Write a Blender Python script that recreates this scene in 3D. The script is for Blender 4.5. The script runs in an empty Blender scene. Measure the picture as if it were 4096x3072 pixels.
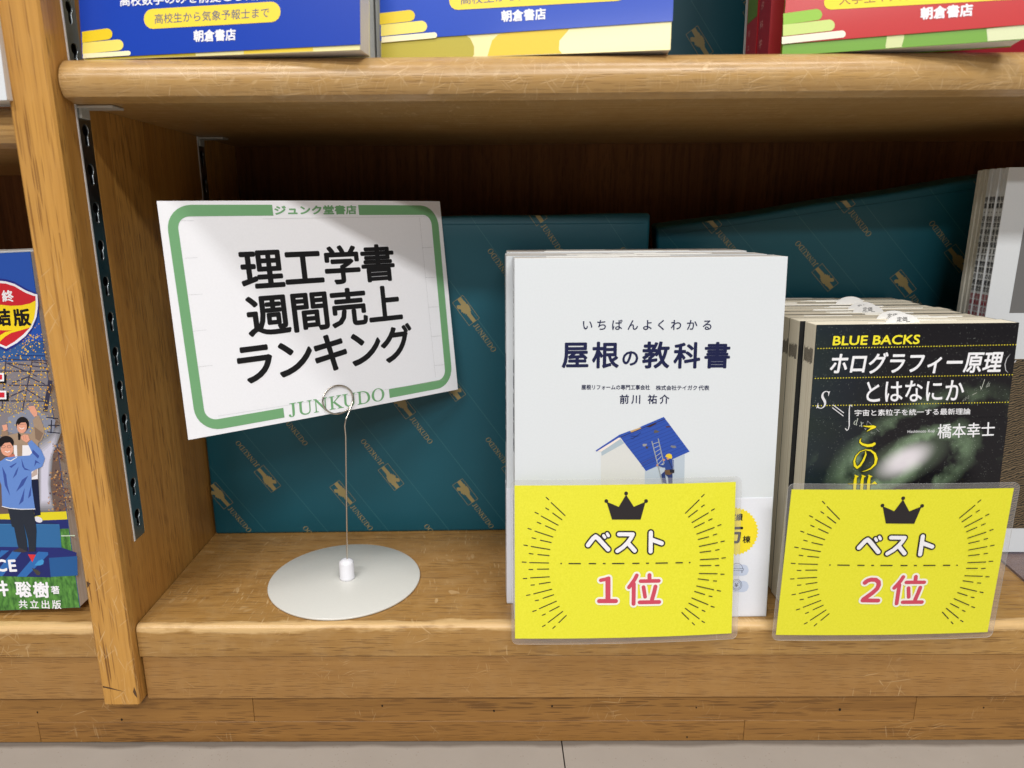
import bpy, bmesh, math, random
from mathutils import Vector, Matrix, Euler
from mathutils.geometry import tessellate_polygon
random.seed(7)
SC = bpy.context.scene
COL = SC.collection
# ------------------------------------------------------------------ camera
FPX, CX, CY = 2836.5, 1950.86, 1558.4            # focal length and principal point in photo pixels (4096 x 3072)
TH, RO, YA = 0.24227, -0.00689, 0.00586           # pitch down, roll, yaw
CAM = Vector((0, -0.36917, 0.23296))
_r0 = Vector((math.cos(YA), math.sin(YA), 0)); _f0 = Vector((-math.sin(YA), math.cos(YA), 0)); _z = Vector((0, 0, 1))
FWD = _f0 * math.cos(TH) - _z * math.sin(TH)
_u0 = _f0 * math.sin(TH) + _z * math.cos(TH)
RIGHT = _r0 * math.cos(RO) + _u0 * math.sin(RO)
UP = -_r0 * math.sin(RO) + _u0 * math.cos(RO)
cd = bpy.data.cameras.new('camera'); cam = bpy.data.objects.new('camera', cd); COL.objects.link(cam)
cd.sensor_width = 36; cd.lens = FPX / 4096 * 36
cd.shift_x = (2048 - CX) / 4096; cd.shift_y = (CY - 1536) / 4096
cd.clip_start = 0.01; cd.clip_end = 100
cam.matrix_world = Matrix.Translation(CAM) @ Matrix((RIGHT, UP, -FWD)).transposed().to_4x4()
cd.dof.use_dof = True; cd.dof.focus_distance = 0.43; cd.dof.aperture_fstop = 9.0
SC.camera = cam
# ------------------------------------------------------------------ light (shop ceiling lamps) and exposure
w = bpy.data.worlds.new('World'); SC.world = w; w.use_nodes = True
w.node_tree.nodes['Background'].inputs[0].default_value = (1.0, 0.99, 0.985, 1)
w.node_tree.nodes['Background'].inputs[1].default_value = 0.11
def lamp(x, y, z, sx, sy, power, col=(1, .985, .965), rx=0):
    l = bpy.data.lights.new('ceiling_lamp', 'AREA'); l.shape = 'RECTANGLE'; l.size = sx; l.size_y = sy
    l.energy = power; l.color = col
    o = bpy.data.objects.new('ceiling_lamp', l); o.location = (x, y, z); o.rotation_euler = (rx, 0, 0); COL.objects.link(o)
lamp(-0.9, -0.75, 2.55, 1.2, .22, 42)
lamp(0.75, -0.75, 2.55, 1.2, .22, 42)
lamp(-1.2, -2.5, 2.55, 1.2, .3, 128)
lamp(0.9, -2.5, 2.55, 1.2, .3, 128)
lamp(0.0, -4.6, 2.55, 2.4, .3, 300)
SC.view_settings.view_transform = 'Standard'; SC.view_settings.look = 'None'
SC.view_settings.exposure = -1.0; SC.view_settings.gamma = 1.0
SC.cycles.max_bounces = 6; SC.cycles.use_denoising = True
# ------------------------------------------------------------------ pixel -> place
def ray(px, py):
    return FWD + RIGHT * ((px - CX) / FPX) + UP * ((CY - py) / FPX)
def hit(px, py, axis, val):
    v = ray(px, py); return CAM + v * ((val - CAM[axis]) / v[axis])
def onx(px, py, x): return hit(px, py, 0, x)
def ony(px, py, y): return hit(px, py, 1, y)
def onz(px, py, z): return hit(px, py, 2, z)
def crop(x0, y0, s):
    return lambda *a: [(x0 + a[i] / s, y0 + a[i + 1] / s) for i in range(0, len(a), 2)]
# ------------------------------------------------------------------ materials
def lin(c):
    o = []
    for v in c[:3]:
        v = v / 255; o.append(v / 12.92 if v <= .04045 else ((v + .055) / 1.055) ** 2.4)
    return tuple(o) + (1,)
MATS = {}
class NT:
    def __init__(s, name):
        s.m = bpy.data.materials.new(name); s.m.use_nodes = True; s.t = s.m.node_tree
        s.b = s.t.nodes['Principled BSDF']
    def n(s, typ, ins=None, **kw):
        nd = s.t.nodes.new(typ)
        for k, v in kw.items(): setattr(nd, k, v)
        for k, v in (ins or {}).items():
            if isinstance(v, bpy.types.NodeSocket): s.t.links.new(v, nd.inputs[k])
            else: nd.inputs[k].default_value = v
        return nd
    def math(s, op, a, b=None, c=None, clamp=False):
        ins = {0: a}
        if b is not None: ins[1] = b
        if c is not None: ins[2] = c
        return s.n('ShaderNodeMath', ins, operation=op, use_clamp=clamp).outputs[0]
    def mix(s, f, a, b, mode='MIX'):
        nd = s.n('ShaderNodeMix', {0: f, 6: a, 7: b}, data_type='RGBA', blend_type=mode); return nd.outputs[2]
    def ramp(s, f, lo, hi):
        return s.n('ShaderNodeMapRange', {0: f, 1: lo, 2: hi, 3: 0.0, 4: 1.0}).outputs[0]
    def set(s, **kw):
        for k, v in kw.items():
            k = k.replace('_', ' ')
            if isinstance(v, bpy.types.NodeSocket): s.t.links.new(v, s.b.inputs[k])
            else: s.b.inputs[k].default_value = v
        return s.m
def paint(col, rough=.45, coat=0.0, name=None, spec=.5):
    key = (tuple(col), rough, coat, spec)
    if key not in MATS:
        q = NT(name or 'print_ink')
        tc = q.n('ShaderNodeTexCoord')
        nz = q.n('ShaderNodeTexNoise', {'Vector': tc.outputs['Object'], 'Scale': 900.0, 'Detail': 2.0})
        c = q.mix(q.math('MULTIPLY', nz.outputs[0], .12), lin(col), (0.5 * lin(col)[0], .5 * lin(col)[1], .5 * lin(col)[2], 1))
        if sum(col[:3]) < 150: spec = min(spec, .25); coat = min(coat, .12)
        MATS[key] = q.set(Base_Color=c, Roughness=rough, Coat_Weight=coat, Coat_Roughness=.12, Specular_IOR_Level=spec)
    return MATS[key]
def wood(name, axis, base, dark, light, wear=.3, pore=.6, stave=None, stave_axis=0, rough=.38, coat=.15, fig=1.0, tilt=0.0, pores=(60, 560), worn_lit_edge=False):
    """oak: grain runs along axis; pores are dark dashes; wear = pale scuffs and nicks"""
    q = NT(name); tc = q.n('ShaderNodeTexCoord'); oi = q.n('ShaderNodeObjectInfo')
    off = q.n('ShaderNodeCombineXYZ', {0: q.math('MULTIPLY', oi.outputs['Random'], 3.1), 1: q.math('MULTIPLY', oi.outputs['Random'], 5.3), 2: q.math('MULTIPLY', oi.outputs['Random'], 7.7)})
    P = q.n('ShaderNodeVectorMath', {0: tc.outputs['Object'], 1: off.outputs[0]}, operation='ADD').outputs[0]
    tone = None
    if stave:
        sx = q.n('ShaderNodeSeparateXYZ', {0: tc.outputs['Object']})
        fl = q.math('FLOOR', q.math('DIVIDE', sx.outputs[stave_axis], stave))
        wn = q.n('ShaderNodeTexWhiteNoise', {'W': fl}, noise_dimensions='1D')
        tone = wn.outputs[0]
        P = q.n('ShaderNodeVectorMath', {0: P, 1: wn.outputs[1]}, operation='ADD').outputs[0]
    def st(along, across):
        s = [across] * 3; s[axis] = along
        r = [0, 0, 0]
        if tilt: r[1 if axis != 1 else 0] = tilt
        return q.n('ShaderNodeMapping', {0: P, 2: tuple(r), 3: tuple(s)}).outputs[0]
    big = q.n('ShaderNodeTexNoise', {'Vector': st(1.2, 7), 'Scale': 1.0, 'Detail': 4.0, 'Distortion': .8}).outputs[0]
    mid = q.n('ShaderNodeTexNoise', {'Vector': st(6, 240), 'Scale': 1.0, 'Detail': 4.0, 'Roughness': .6, 'Distortion': .35}).outputs[0]
    fine = q.n('ShaderNodeTexNoise', {'Vector': st(30, 900), 'Scale': 1.0, 'Detail': 2.0}).outputs[0]
    por = 0 and q.n('ShaderNodeTexNoise', {'Vector': st(*pores), 'Scale': 1.0, 'Detail': 1.0}).outputs[0]
    porz = q.n('ShaderNodeTexNoise', {'Vector': st(6, 60), 'Scale': 1.0, 'Detail': 1.0}).outputs[0]
    c = q.mix(q.ramp(big, .35, .65), lin(base), lin(light))
    c = q.mix(q.math('MULTIPLY', q.ramp(mid, .42, .72), .45 * fig), c, lin(dark))
    c = q.mix(q.math('MULTIPLY', q.ramp(fine, .5, .75), .25 * fig), c, lin(dark))
    pm = None
    for jj, (al, ac) in enumerate((pores, (pores[0] * 1.7, pores[1] * 1.25))):
        pv = q.n('ShaderNodeVectorMath', {0: st(al, ac), 1: (jj * 3.3, jj * 1.1, jj * 5.7)}, operation='ADD').outputs[0]
        vo = q.n('ShaderNodeTexVoronoi', {'Vector': pv, 'Scale': 1.0}).outputs
        rnd = q.n('ShaderNodeSeparateColor', {0: vo['Color']})
        m_ = q.math('MULTIPLY', q.math('MULTIPLY', q.math('SUBTRACT', q.math('ADD', q.math('MULTIPLY', rnd.outputs[1], .25), .26), vo['Distance']), 6.0, clamp=True), q.ramp(rnd.outputs[0], .35, .45))
        pm = m_ if pm is None else q.math('MAXIMUM', pm, m_)
    pm = q.math('MULTIPLY', pm, q.math('ADD', q.math('MULTIPLY', q.ramp(porz, .38, .62), .5), .45))
    c = q.mix(q.math('MULTIPLY', pm, pore), c, lin((dark[0] * .74, dark[1] * .68, dark[2] * .6)))
    if tone is not None:
        c = q.mix(q.math('MULTIPLY', tone, .45), c, lin(dark))
    h = q.math('SUBTRACT', q.math('MULTIPLY', mid, .3), q.math('MULTIPLY', pm, .8))
    if wear > 0:
        tot = None
        nz = q.n('ShaderNodeTexNoise', {'Vector': P, 'Scale': 45.0, 'Detail': 1.0})
        wv0 = q.n('ShaderNodeVectorMath', {0: q.n('ShaderNodeVectorMath', {0: nz.outputs[1], 3: .006}, operation='SCALE').outputs[0], 1: P}, operation='ADD').outputs[0]
        for i, (ang, a, b, cull) in enumerate([(0.35, 55, 900, .76), (1.15, 70, 1000, .76), (-.8, 60, 900, .76), (1.65, 80, 800, .78), (.05, 35, 900, .80), (.7, 130, 300, .95)]):
            wv = q.n('ShaderNodeVectorMath', {0: wv0, 1: (i * 1.7, i * 2.3, i * .9)}, operation='ADD').outputs[0]
            rot = q.n('ShaderNodeMapping', {0: wv, 2: (0, ang, 0) if axis != 1 else (ang, 0, 0)}).outputs[0]
            sc_ = q.n('ShaderNodeMapping', {0: rot, 3: (a, 90, b) if axis != 2 or i % 2 else (b, 90, a)}).outputs[0]
            vo = q.n('ShaderNodeTexVoronoi', {'Vector': sc_, 'Scale': 1.0}).outputs
            rnd = q.n('ShaderNodeSeparateColor', {0: vo['Color']})
            keep = q.ramp(rnd.outputs[0], cull - .12 * wear, cull - .12 * wear + .02)
            th = q.math('ADD', q.math('MULTIPLY', rnd.outputs[1], .30), .10)
            msk = q.math('MULTIPLY', q.math('MULTIPLY', q.math('SUBTRACT', th, vo['Distance']), 9.0, clamp=True), keep)
            msk = q.math('MULTIPLY', msk, q.math('ADD', q.math('MULTIPLY', rnd.outputs[2], .8), .2))
            tot = msk if tot is None else q.math('MAXIMUM', tot, msk)
        zone = q.n('ShaderNodeTexNoise', {'Vector': P, 'Scale': 22.0, 'Detail': 2.0}).outputs[0]
        tot = q.math('MULTIPLY', tot, q.ramp(zone, .52 - .16 * wear, .80 - .2 * wear))
        haze = q.n('ShaderNodeTexNoise', {'Vector': P, 'Scale': 60.0, 'Detail': 5.0, 'Roughness': .7}).outputs[0]
        c = q.mix(q.math('MULTIPLY', q.ramp(haze, .45, .8), .38 * wear), c, lin((198, 168, 122)))
        c = q.mix(q.math('MULTIPLY', tot, .52), c, lin((228, 196, 148)))
        h = q.math('SUBTRACT', h, q.math('MULTIPLY', tot, .7))
    if worn_lit_edge:  # pale front edge: wear together with a highlight painted into the colour
        so = q.n('ShaderNodeSeparateXYZ', {0: tc.outputs['Object']})
        en = q.n('ShaderNodeTexNoise', {'Vector': st(26, 90), 'Scale': 1.0, 'Detail': 4.0, 'Roughness': .65}).outputs[0]
        dy = q.math('ABSOLUTE', q.math('SUBTRACT', so.outputs[1], .0022)); dz = q.math('ABSOLUTE', q.math('ADD', so.outputs[2], .0010))
        dd = q.math('ADD', q.math('MAXIMUM', dy, dz), q.math('MULTIPLY', q.math('SUBTRACT', en, .5), .013))
        c = q.mix(q.n('ShaderNodeMapRange', {0: dd, 1: .0036, 2: .0016, 3: 0.0, 4: .6}).outputs[0], c, lin((232, 196, 140)))
    bp = q.n('ShaderNodeBump', {'Height': h, 'Strength': .35, 'Distance': .0006})
    rg = q.math('ADD', q.math('MULTIPLY', mid, .15), rough - .05)
    return q.set(Base_Color=c, Roughness=rg, Normal=bp.outputs[0], Coat_Weight=coat, Coat_Roughness=.25, Specular_IOR_Level=.3)
W_POST = wood('oak_post', 2, (198, 146, 72), (148, 98, 40), (206, 156, 82), wear=.22, pore=.85, rough=.42, tilt=.11, pores=(20, 640))
W_SIDE = wood('oak_side', 2, (208, 152, 76), (146, 96, 40), (216, 162, 84), wear=0.0, pore=.6, stave=.042, stave_axis=1, pores=(50, 800))
W_EDGE = wood('worn_shelf_edge', 0, (180, 140, 82), (140, 100, 52), (192, 153, 95), wear=1.25, pore=.3, rough=.32, coat=.45, fig=.8, pores=(60, 800))
W_SHELF = wood('oak_shelf', 0, (162, 121, 66), (118, 80, 38), (172, 132, 74), wear=.65, pore=.5, rough=.34, coat=.25, fig=.9, pores=(45, 700), worn_lit_edge=True)
W_APRON = wood('oak_apron', 0, (156, 114, 62), (120, 80, 40), (164, 122, 68), wear=.35, pore=.4, rough=.45, fig=.6, pores=(50, 900))
W_BASE = wood('oak_base', 0, (144, 101, 48), (112, 74, 34), (154, 111, 56), wear=.03, pore=.62, rough=.45, tilt=.05, pores=(40, 700))
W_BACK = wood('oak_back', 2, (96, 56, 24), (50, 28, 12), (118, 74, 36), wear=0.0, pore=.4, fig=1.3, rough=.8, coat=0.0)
def metal(name, col, rough):
    q = NT(name); tc = q.n('ShaderNodeTexCoord')
    nz = q.n('ShaderNodeTexNoise', {'Vector': tc.outputs['Object'], 'Scale': 160.0, 'Detail': 3.0}).outputs[0]
    return q.set(Base_Color=lin(col), Metallic=1.0, Roughness=q.math('ADD', q.math('MULTIPLY', nz, .12), rough - .06))
M_STEEL = metal('stainless_strip', (170, 178, 182), .3)
M_WIRE = metal('wire_steel', (205, 198, 188), .22)
M_TAB = paint((190, 188, 180), .4, name='shelf_clip_grey')
M_FLANGE = paint((232, 230, 228), .35, name='strip_flange')
M_EDGE = paint((238, 237, 232), .7, name='cover_board_edge')
M_DARK = paint((22, 16, 12), .8, name='slot_shade')
M_NAIL = paint((30, 22, 16), .8, name='nail_hole_dark')
M_WHITEP = paint((220, 225, 229), .42, .2, name='white_cover_paper')
M_PLAST = paint((232, 232, 238), .22, .4, name='white_plastic')
M_DISC = paint((214, 213, 206), .35, .3, name='enamelled_white_steel')
M_SIGN = paint((246, 247, 252), .55, name='sign_paper')
def pages(name, col, axis):
    q = NT(name); tc = q.n('ShaderNodeTexCoord')
    s = [6.0, 6.0, 6.0]; s[axis] = 2600.0
    mp = q.n('ShaderNodeMapping', {0: tc.outputs['Object'], 3: tuple(s)}).outputs[0]
    nz = q.n('ShaderNodeTexNoise', {'Vector': mp, 'Scale': 1.0, 'Detail': 3.0}).outputs[0]
    c = q.mix(q.ramp(nz, .35, .7), lin(col), lin((col[0] * .88, col[1] * .86, col[2] * .81)))
    return q.set(Base_Color=c, Roughness=.8)
M_PAGEW = pages('white_page_edges', (240, 240, 240), 1)
M_PAGEC = pages('cream_page_edges', (246, 240, 222), 1)
def glassy(name, tint, amount):
    q = NT(name); t = q.t
    tr = q.n('ShaderNodeBsdfTransparent', {0: (.97, .97, .97, 1)})
    q.set(Base_Color=lin(tint), Roughness=.12, Coat_Weight=.5)
    mx = q.n('ShaderNodeMixShader', {0: amount})
    t.links.new(tr.outputs[0], mx.inputs[1]); t.links.new(q.b.outputs[0], mx.inputs[2])
    t.links.new(mx.outputs[0], t.nodes['Material Output'].inputs[0]); return q.m
M_LAM = glassy('clear_laminate', (215, 212, 210), .10)
M_LAME = glassy('laminate_rim', (245, 245, 245), .6)
M_ACR = glassy('clear_acrylic', (120, 120, 150), .22)
M_ACRE = glassy('acrylic_edge', (60, 60, 110), .7)
def teal():
    q = NT('teal_wrapping_paper'); tc = q.n('ShaderNodeTexCoord')
    n1 = q.n('ShaderNodeTexNoise', {'Vector': tc.outputs['Object'], 'Scale': 14.0, 'Detail': 3.0}).outputs[0]
    n2 = q.n('ShaderNodeTexNoise', {'Vector': tc.outputs['Object'], 'Scale': 700.0, 'Detail': 2.0}).outputs[0]
    c = q.mix(n1, lin((8, 76, 92)), lin((14, 88, 104)))
    c = q.mix(q.math('MULTIPLY', n2, .3), c, lin((8, 64, 76)))
    bp = q.n('ShaderNodeBump', {'Height': n1, 'Strength': .25, 'Distance': .004})
    return q.set(Base_Color=c, Roughness=.46, Normal=bp.outputs[0], Specular_IOR_Level=.4)
M_TEAL = teal()
def floor_mat():
    q = NT('floor_tile'); tc = q.n('ShaderNodeTexCoord')
    n1 = q.n('ShaderNodeTexNoise', {'Vector': tc.outputs['Object'], 'Scale': 30.0, 'Detail': 5.0}).outputs[0]
    v = q.n('ShaderNodeTexVoronoi', {'Vector': tc.outputs['Object'], 'Scale': 420.0}).outputs['Distance']
    n3 = q.n('ShaderNodeTexNoise', {'Vector': tc.outputs['Object'], 'Scale': 160.0, 'Detail': 1.0}).outputs[0]
    c = q.mix(n1, lin((154, 146, 137)), lin((167, 159, 150)))
    sp = q.math('MULTIPLY', q.n('ShaderNodeMapRange', {0: v, 1: .2, 2: .1, 3: 0.0, 4: 1.0}).outputs[0], q.ramp(n3, .5, .6))
    c = q.mix(q.math('MULTIPLY', sp, .5), c, lin((120, 105, 90)))
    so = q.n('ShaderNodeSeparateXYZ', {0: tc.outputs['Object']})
    foot_shade = q.math('SUBTRACT', q.math('ABSOLUTE', q.math('SUBTRACT', so.outputs[1], .004)), q.math('MULTIPLY', n1, .006))  # shadow at the foot of the base board, painted into the floor colour
    c = q.mix(q.n('ShaderNodeMapRange', {0: foot_shade, 1: .002, 2: -.001, 3: 0.0, 4: .65}).outputs[0], c, lin((70, 60, 50)))
    return q.set(Base_Color=c, Roughness=.55)
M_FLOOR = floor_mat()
# ------------------------------------------------------------------ object helpers
def tag(o, label=None, cat=None, group=None, kind=None):
    if label: o['label'] = label
    if cat: o['category'] = cat
    if group: o['group'] = group
    if kind: o['kind'] = kind
    return o
def thing(name, label, cat, loc=(0, 0, 0), rot=(0, 0, 0), group=None):
    o = bpy.data.objects.new(name, None); o.empty_display_size = .02; COL.objects.link(o)
    o.location = loc; o.rotation_euler = rot; return tag(o, label, cat, group)
def mesh_obj(name, verts, faces, mats, parent=None, mi=None, smooth=False):
    me = bpy.data.meshes.new(name); me.from_pydata([tuple(v) for v in verts], [], faces)
    for m in (mats if isinstance(mats, (list, tuple)) else [mats]): me.materials.append(m)
    if mi: me.polygons.foreach_set('material_index', mi)
    if smooth: me.polygons.foreach_set('use_smooth', [True] * len(me.polygons))
    me.update()
    o = bpy.data.objects.new(name, me); COL.objects.link(o); o.parent = parent; return o
def bm_obj(name, bm, mat, parent=None, smooth=False):
    me = bpy.data.meshes.new(name); bm.to_mesh(me); bm.free()
    for m in (mat if isinstance(mat, (list, tuple)) else [mat]): me.materials.append(m)
    if smooth: me.polygons.foreach_set('use_smooth', [True] * len(me.polygons))
    o = bpy.data.objects.new(name, me); COL.objects.link(o); o.parent = parent; return o
def add_box(bm, lo, hi, bev=0, seg=2):
    r = bmesh.ops.create_cube(bm, size=1)
    vs = r['verts']
    for v in vs:
        v.co = Vector([lo[i] + (v.co[i] + .5) * (hi[i] - lo[i]) for i in range(3)])
    if bev:
        es = list({e for v in vs for e in v.link_edges})
        bmesh.ops.bevel(bm, geom=es, offset=bev, segments=seg, affect='EDGES', profile=.5)
def box(name, lo, hi, mat, parent=None, bev=0, seg=2):
    bm = bmesh.new(); add_box(bm, lo, hi, bev, seg); return bm_obj(name, bm, mat, parent)
def extrude_x(name, prof, x0, x1, mat, parent=None):
    n = len(prof)
    vs = [(x0, y, z) for y, z in prof] + [(x1, y, z) for y, z in prof]
    fs = [tuple(range(n))[::-1], tuple(range(n, 2 * n))] + [(i, (i + 1) % n, n + (i + 1) % n, n + i) for i in range(n)]
    o = mesh_obj(name, vs, fs, mat, parent)
    bm = bmesh.new(); bm.from_mesh(o.data); bmesh.ops.recalc_face_normals(bm, faces=bm.faces); bm.to_mesh(o.data); bm.free()
    for p in o.data.polygons: p.use_smooth = len(p.vertices) == 4 and p.area < 1
    return o
def tube(bm, pts, r, seg=10):
    rings = []
    for i, p in enumerate(pts):
        p = Vector(p); a = Vector(pts[max(i - 1, 0)]); b = Vector(pts[min(i + 1, len(pts) - 1)])
        t = (b - a).normalized()
        n = t.cross(Vector((0.13, 1, .07))).normalized(); m = t.cross(n)
        rings.append([bm.verts.new(p + (n * math.cos(2 * math.pi * k / seg) + m * math.sin(2 * math.pi * k / seg)) * r) for k in range(seg)])
    for a, b in zip(rings, rings[1:]):
        for k in range(seg): bm.faces.new((a[k], a[(k + 1) % seg], b[(k + 1) % seg], b[k]))
    bm.faces.new(rings[0][::-1]); bm.faces.new(rings[-1])
def lathe(name, prof, mat, parent=None, seg=64, c=(0, 0)):
    vs, fs = [], []
    for r, z in prof:
        for k in range(seg):
            a = 2 * math.pi * k / seg; vs.append((c[0] + r * math.cos(a), c[1] + r * math.sin(a), z))
    for i in range(len(prof) - 1):
        for k in range(seg):
            fs.append((i * seg + k, i * seg + (k + 1) % seg, (i + 1) * seg + (k + 1) % seg, (i + 1) * seg + k))
    fs.append(tuple(range(seg))[::-1]); fs.append(tuple(range((len(prof) - 1) * seg, len(prof) * seg)))
    o = mesh_obj(name, vs, fs, mat, parent, smooth=True)
    o.data.polygons[-1].use_smooth = False; o.data.polygons[-2].use_smooth = False
    return o
def dup(o, parent=None, **kw):
    c = o.copy(); COL.objects.link(c); c.parent = parent
    for ch in list(o.children): dup(ch, c)
    return c
def bend(root, f, x0, x1, n=22):
    """bow a flat sheet thing: every part is cut into strips along x and pushed in depth by f(x, z)"""
    for o in root.children:
        bm = bmesh.new(); bm.from_mesh(o.data)
        for i in range(1, n):
            x = x0 + (x1 - x0) * i / n
            bmesh.ops.bisect_plane(bm, geom=bm.verts[:] + bm.edges[:] + bm.faces[:], plane_co=(x, 0, 0), plane_no=(1, 0, 0), dist=1e-7)
        for v in bm.verts: v.co.y += f(v.co.x, v.co.z)
        bm.to_mesh(o.data); bm.free()
# ------------------------------------------------------------------ lettering
GL = {}
def glyph(s, italic=False):
    k = (s, italic)
    if k in GL: return GL[k]
    body = s
    if italic:
        body = ''.join(chr(0x1D434 + ord(c) - 65) if 'A' <= c <= 'Z' else ('\u210e' if c == 'h' else chr(0x1D44E + ord(c) - 97)) if 'a' <= c <= 'z' else c for c in s)
    cu = bpy.data.curves.new('lettering', 'FONT'); cu.body = body; cu.size = 1; cu.resolution_u = 3
    ob = bpy.data.objects.new('lettering', cu)
    me = bpy.data.meshes.new_from_object(ob)
    v = [(p.co.x, p.co.y) for p in me.vertices]; f = [tuple(p.vertices) for p in me.polygons]
    bpy.data.objects.remove(ob); bpy.data.curves.remove(cu); bpy.data.meshes.remove(me)
    GL[k] = (v, f); return GL[k]
class Face:
    """plane local y = depth of a thing whose Empty sits at loc with euler rot"""
    def __init__(s, loc, rot, depth=0.0, flip=None):
        s.T = Matrix.Translation(Vector(loc)) @ Euler(rot).to_matrix().to_4x4(); s.I = s.T.inverted(); s.d = depth; s.ax = flip
    def uv(s, px, py):
        o = s.I @ CAM; v = s.I.to_3x3() @ ray(px, py)
        if s.ax == 'x':
            p = o + v * ((s.d - o.x) / v.x); return Vector((-p.y, p.z))     # left side face, u runs towards the front
        p = o + v * ((s.d - o.y) / v.y); return Vector((p.x, p.z))
    def at(s, u, v, off):
        if s.ax == 'x': return (s.d - off, -u, v)
        return (u, s.d - off, v)
class Print:
    def __init__(s, face, name, parent, base=8e-5):
        s.f = face; s.name = name; s.parent = parent; s.V = []; s.F = []; s.M = []; s.mats = []; s.base = base; s.k = 0; s.vmin = -1
    def mat(s, c):
        m = c if isinstance(c, bpy.types.Material) else paint(c)
        if m not in s.mats: s.mats.append(m)
        return s.mats.index(m)
    def off(s, layer):
        s.k += 1; return s.base + layer * 3e-5 + (s.k % 20) * 1.2e-6
    def raw(s, uvs, faces, col, layer):
        o = s.off(layer); n = len(s.V); mi = s.mat(col)
        s.V += [s.f.at(u, v, o) for u, v in uvs]
        for fc in faces: s.F.append(tuple(n + i for i in fc)); s.M.append(mi)
    def P(s, pts): return [(u, max(v, s.vmin)) for u, v in (tuple(s.f.uv(*p)) for p in pts)]
    def upoly(s, uvs, col, layer=0):
        tr = tessellate_polygon([[Vector((u, v, 0)) for u, v in uvs]])
        out = []
        for a, b, c in tr:
            A, B, C = uvs[a], uvs[b], uvs[c]
            if (B[0] - A[0]) * (C[1] - A[1]) - (B[1] - A[1]) * (C[0] - A[0]) < 0: b, c = c, b
            out.append((a, b, c))
        s.raw(uvs, out, col, layer)
    def poly(s, pts, col, layer=0): s.upoly(s.P(pts), col, layer)
    def ustroke(s, uv, wd, col, layer=0, caps=True):
        ws = wd if isinstance(wd, (list, tuple)) else [wd] * len(uv)
        for i in range(len(uv) - 1):
            a, b = Vector(uv[i]), Vector(uv[i + 1]); d = (b - a)
            if d.length < 1e-9: continue
            d.normalize(); n = Vector((-d.y, d.x))
            r0, r1 = ws[i] / 2, ws[i + 1] / 2
            s.raw([tuple(a - n * r0), tuple(b - n * r1), tuple(b + n * r1), tuple(a + n * r0)], [(0, 1, 2, 3)], col, layer)
        if caps:
            for p, wv in zip(uv, ws):
                s.raw([(p[0] + wv / 2 * math.cos(2 * math.pi * k / 16), p[1] + wv / 2 * math.sin(2 * math.pi * k / 16)) for k in range(16)], [tuple(range(16))], col, layer)
    def mpp(s, p): return (s.f.uv(p[0] + 10, p[1]) - s.f.uv(*p)).length / 10
    def stroke(s, pts, wpx, col, layer=0, caps=True):
        k = s.mpp(pts[0]); ws = [x * k for x in wpx] if isinstance(wpx, (list, tuple)) else wpx * k
        s.ustroke(s.P(pts), ws, col, layer, caps)
    def ellipse(s, c, rx, ry, col, layer=0, ang=0, n=28):
        pts = []
        for k in range(n):
            a = 2 * math.pi * k / n; x, y = rx * math.cos(a), ry * math.sin(a)
            pts.append((c[0] + x * math.cos(ang) - y * math.sin(ang), c[1] + x * math.sin(ang) + y * math.cos(ang)))
        s.poly(pts, col, layer)
    def glyphs(s, v, f, col, layer, bold):
        sh = [(0, 0)] + ([(bold * math.cos(a * math.pi / 4), bold * math.sin(a * math.pi / 4)) for a in range(8)] if bold else [])
        for dx, dy in sh: s.raw([(x + dx, y + dy) for x, y in v], f, col, layer)
    def text(s, t, bl, br, tl, col, layer=1, bold=0.0, italic=False, unshear=0.0):
        """fit the ink box of the string t to the three given photo points; bold = fraction of the height"""
        v, f = glyph(t, italic)
        v = [(x - unshear * y, y) for x, y in v]
        x0 = min(p[0] for p in v); x1 = max(p[0] for p in v); y0 = min(p[1] for p in v); y1 = max(p[1] for p in v)
        BL, BR, TL = s.f.uv(*bl), s.f.uv(*br), s.f.uv(*tl)
        bd = bold * (TL - BL).length
        o = [tuple(BL + (BR - BL) * ((x - x0) / (x1 - x0)) + (TL - BL) * ((y - y0) / (y1 - y0))) for x, y in v]
        s.glyphs(o, f, col, layer, bd)
    def chars(s, t, c0, c1, emh, col, layer=1, bold=0.0, wr=1.0, local=False, shear=0.0, vertical=False, turn=0.0):
        """one glyph per em cell, centres running from c0 to c1 (photo points)"""
        A, B = (Vector(c0), Vector(c1)) if local else (s.f.uv(*c0), s.f.uv(*c1))
        n = len(t)
        if local: eh = emh
        else: eh = (s.f.uv(c0[0], c0[1] - emh / 2) - s.f.uv(c0[0], c0[1] + emh / 2)).length
        if n > 1:
            d = (B - A); pitch = d.length / (n - 1); d.normalize()
        else: pitch = eh; d = Vector((1, 0))
        if vertical: d = Vector((1, 0)); ew = eh * wr
        else: ew = pitch * wr if n > 1 else eh * wr
        up = Vector((-d.y, d.x))
        for i, ch in enumerate(t):
            if ch in ' \u3000': continue
            v, f = glyph(ch)
            c = A.lerp(B, i / (n - 1)) if n > 1 else A
            full = ord(ch) > 0x2000
            xc = .5 if full else (min(p[0] for p in v) + max(p[0] for p in v)) / 2
            o = [tuple(c + d * ((x - xc + shear * (y - .38)) * ew) + up * ((y - .38) * eh)) for x, y in v]
            s.glyphs(o, f, col, layer, bold * eh)
    def done(s, label=None):
        if not s.V: return None
        o = mesh_obj(s.name, s.V, s.F, s.mats, s.parent, s.M)
        if label: o['label'] = label
        return o
BLACK = (28, 27, 30); NAVY = (24, 30, 70)
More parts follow.
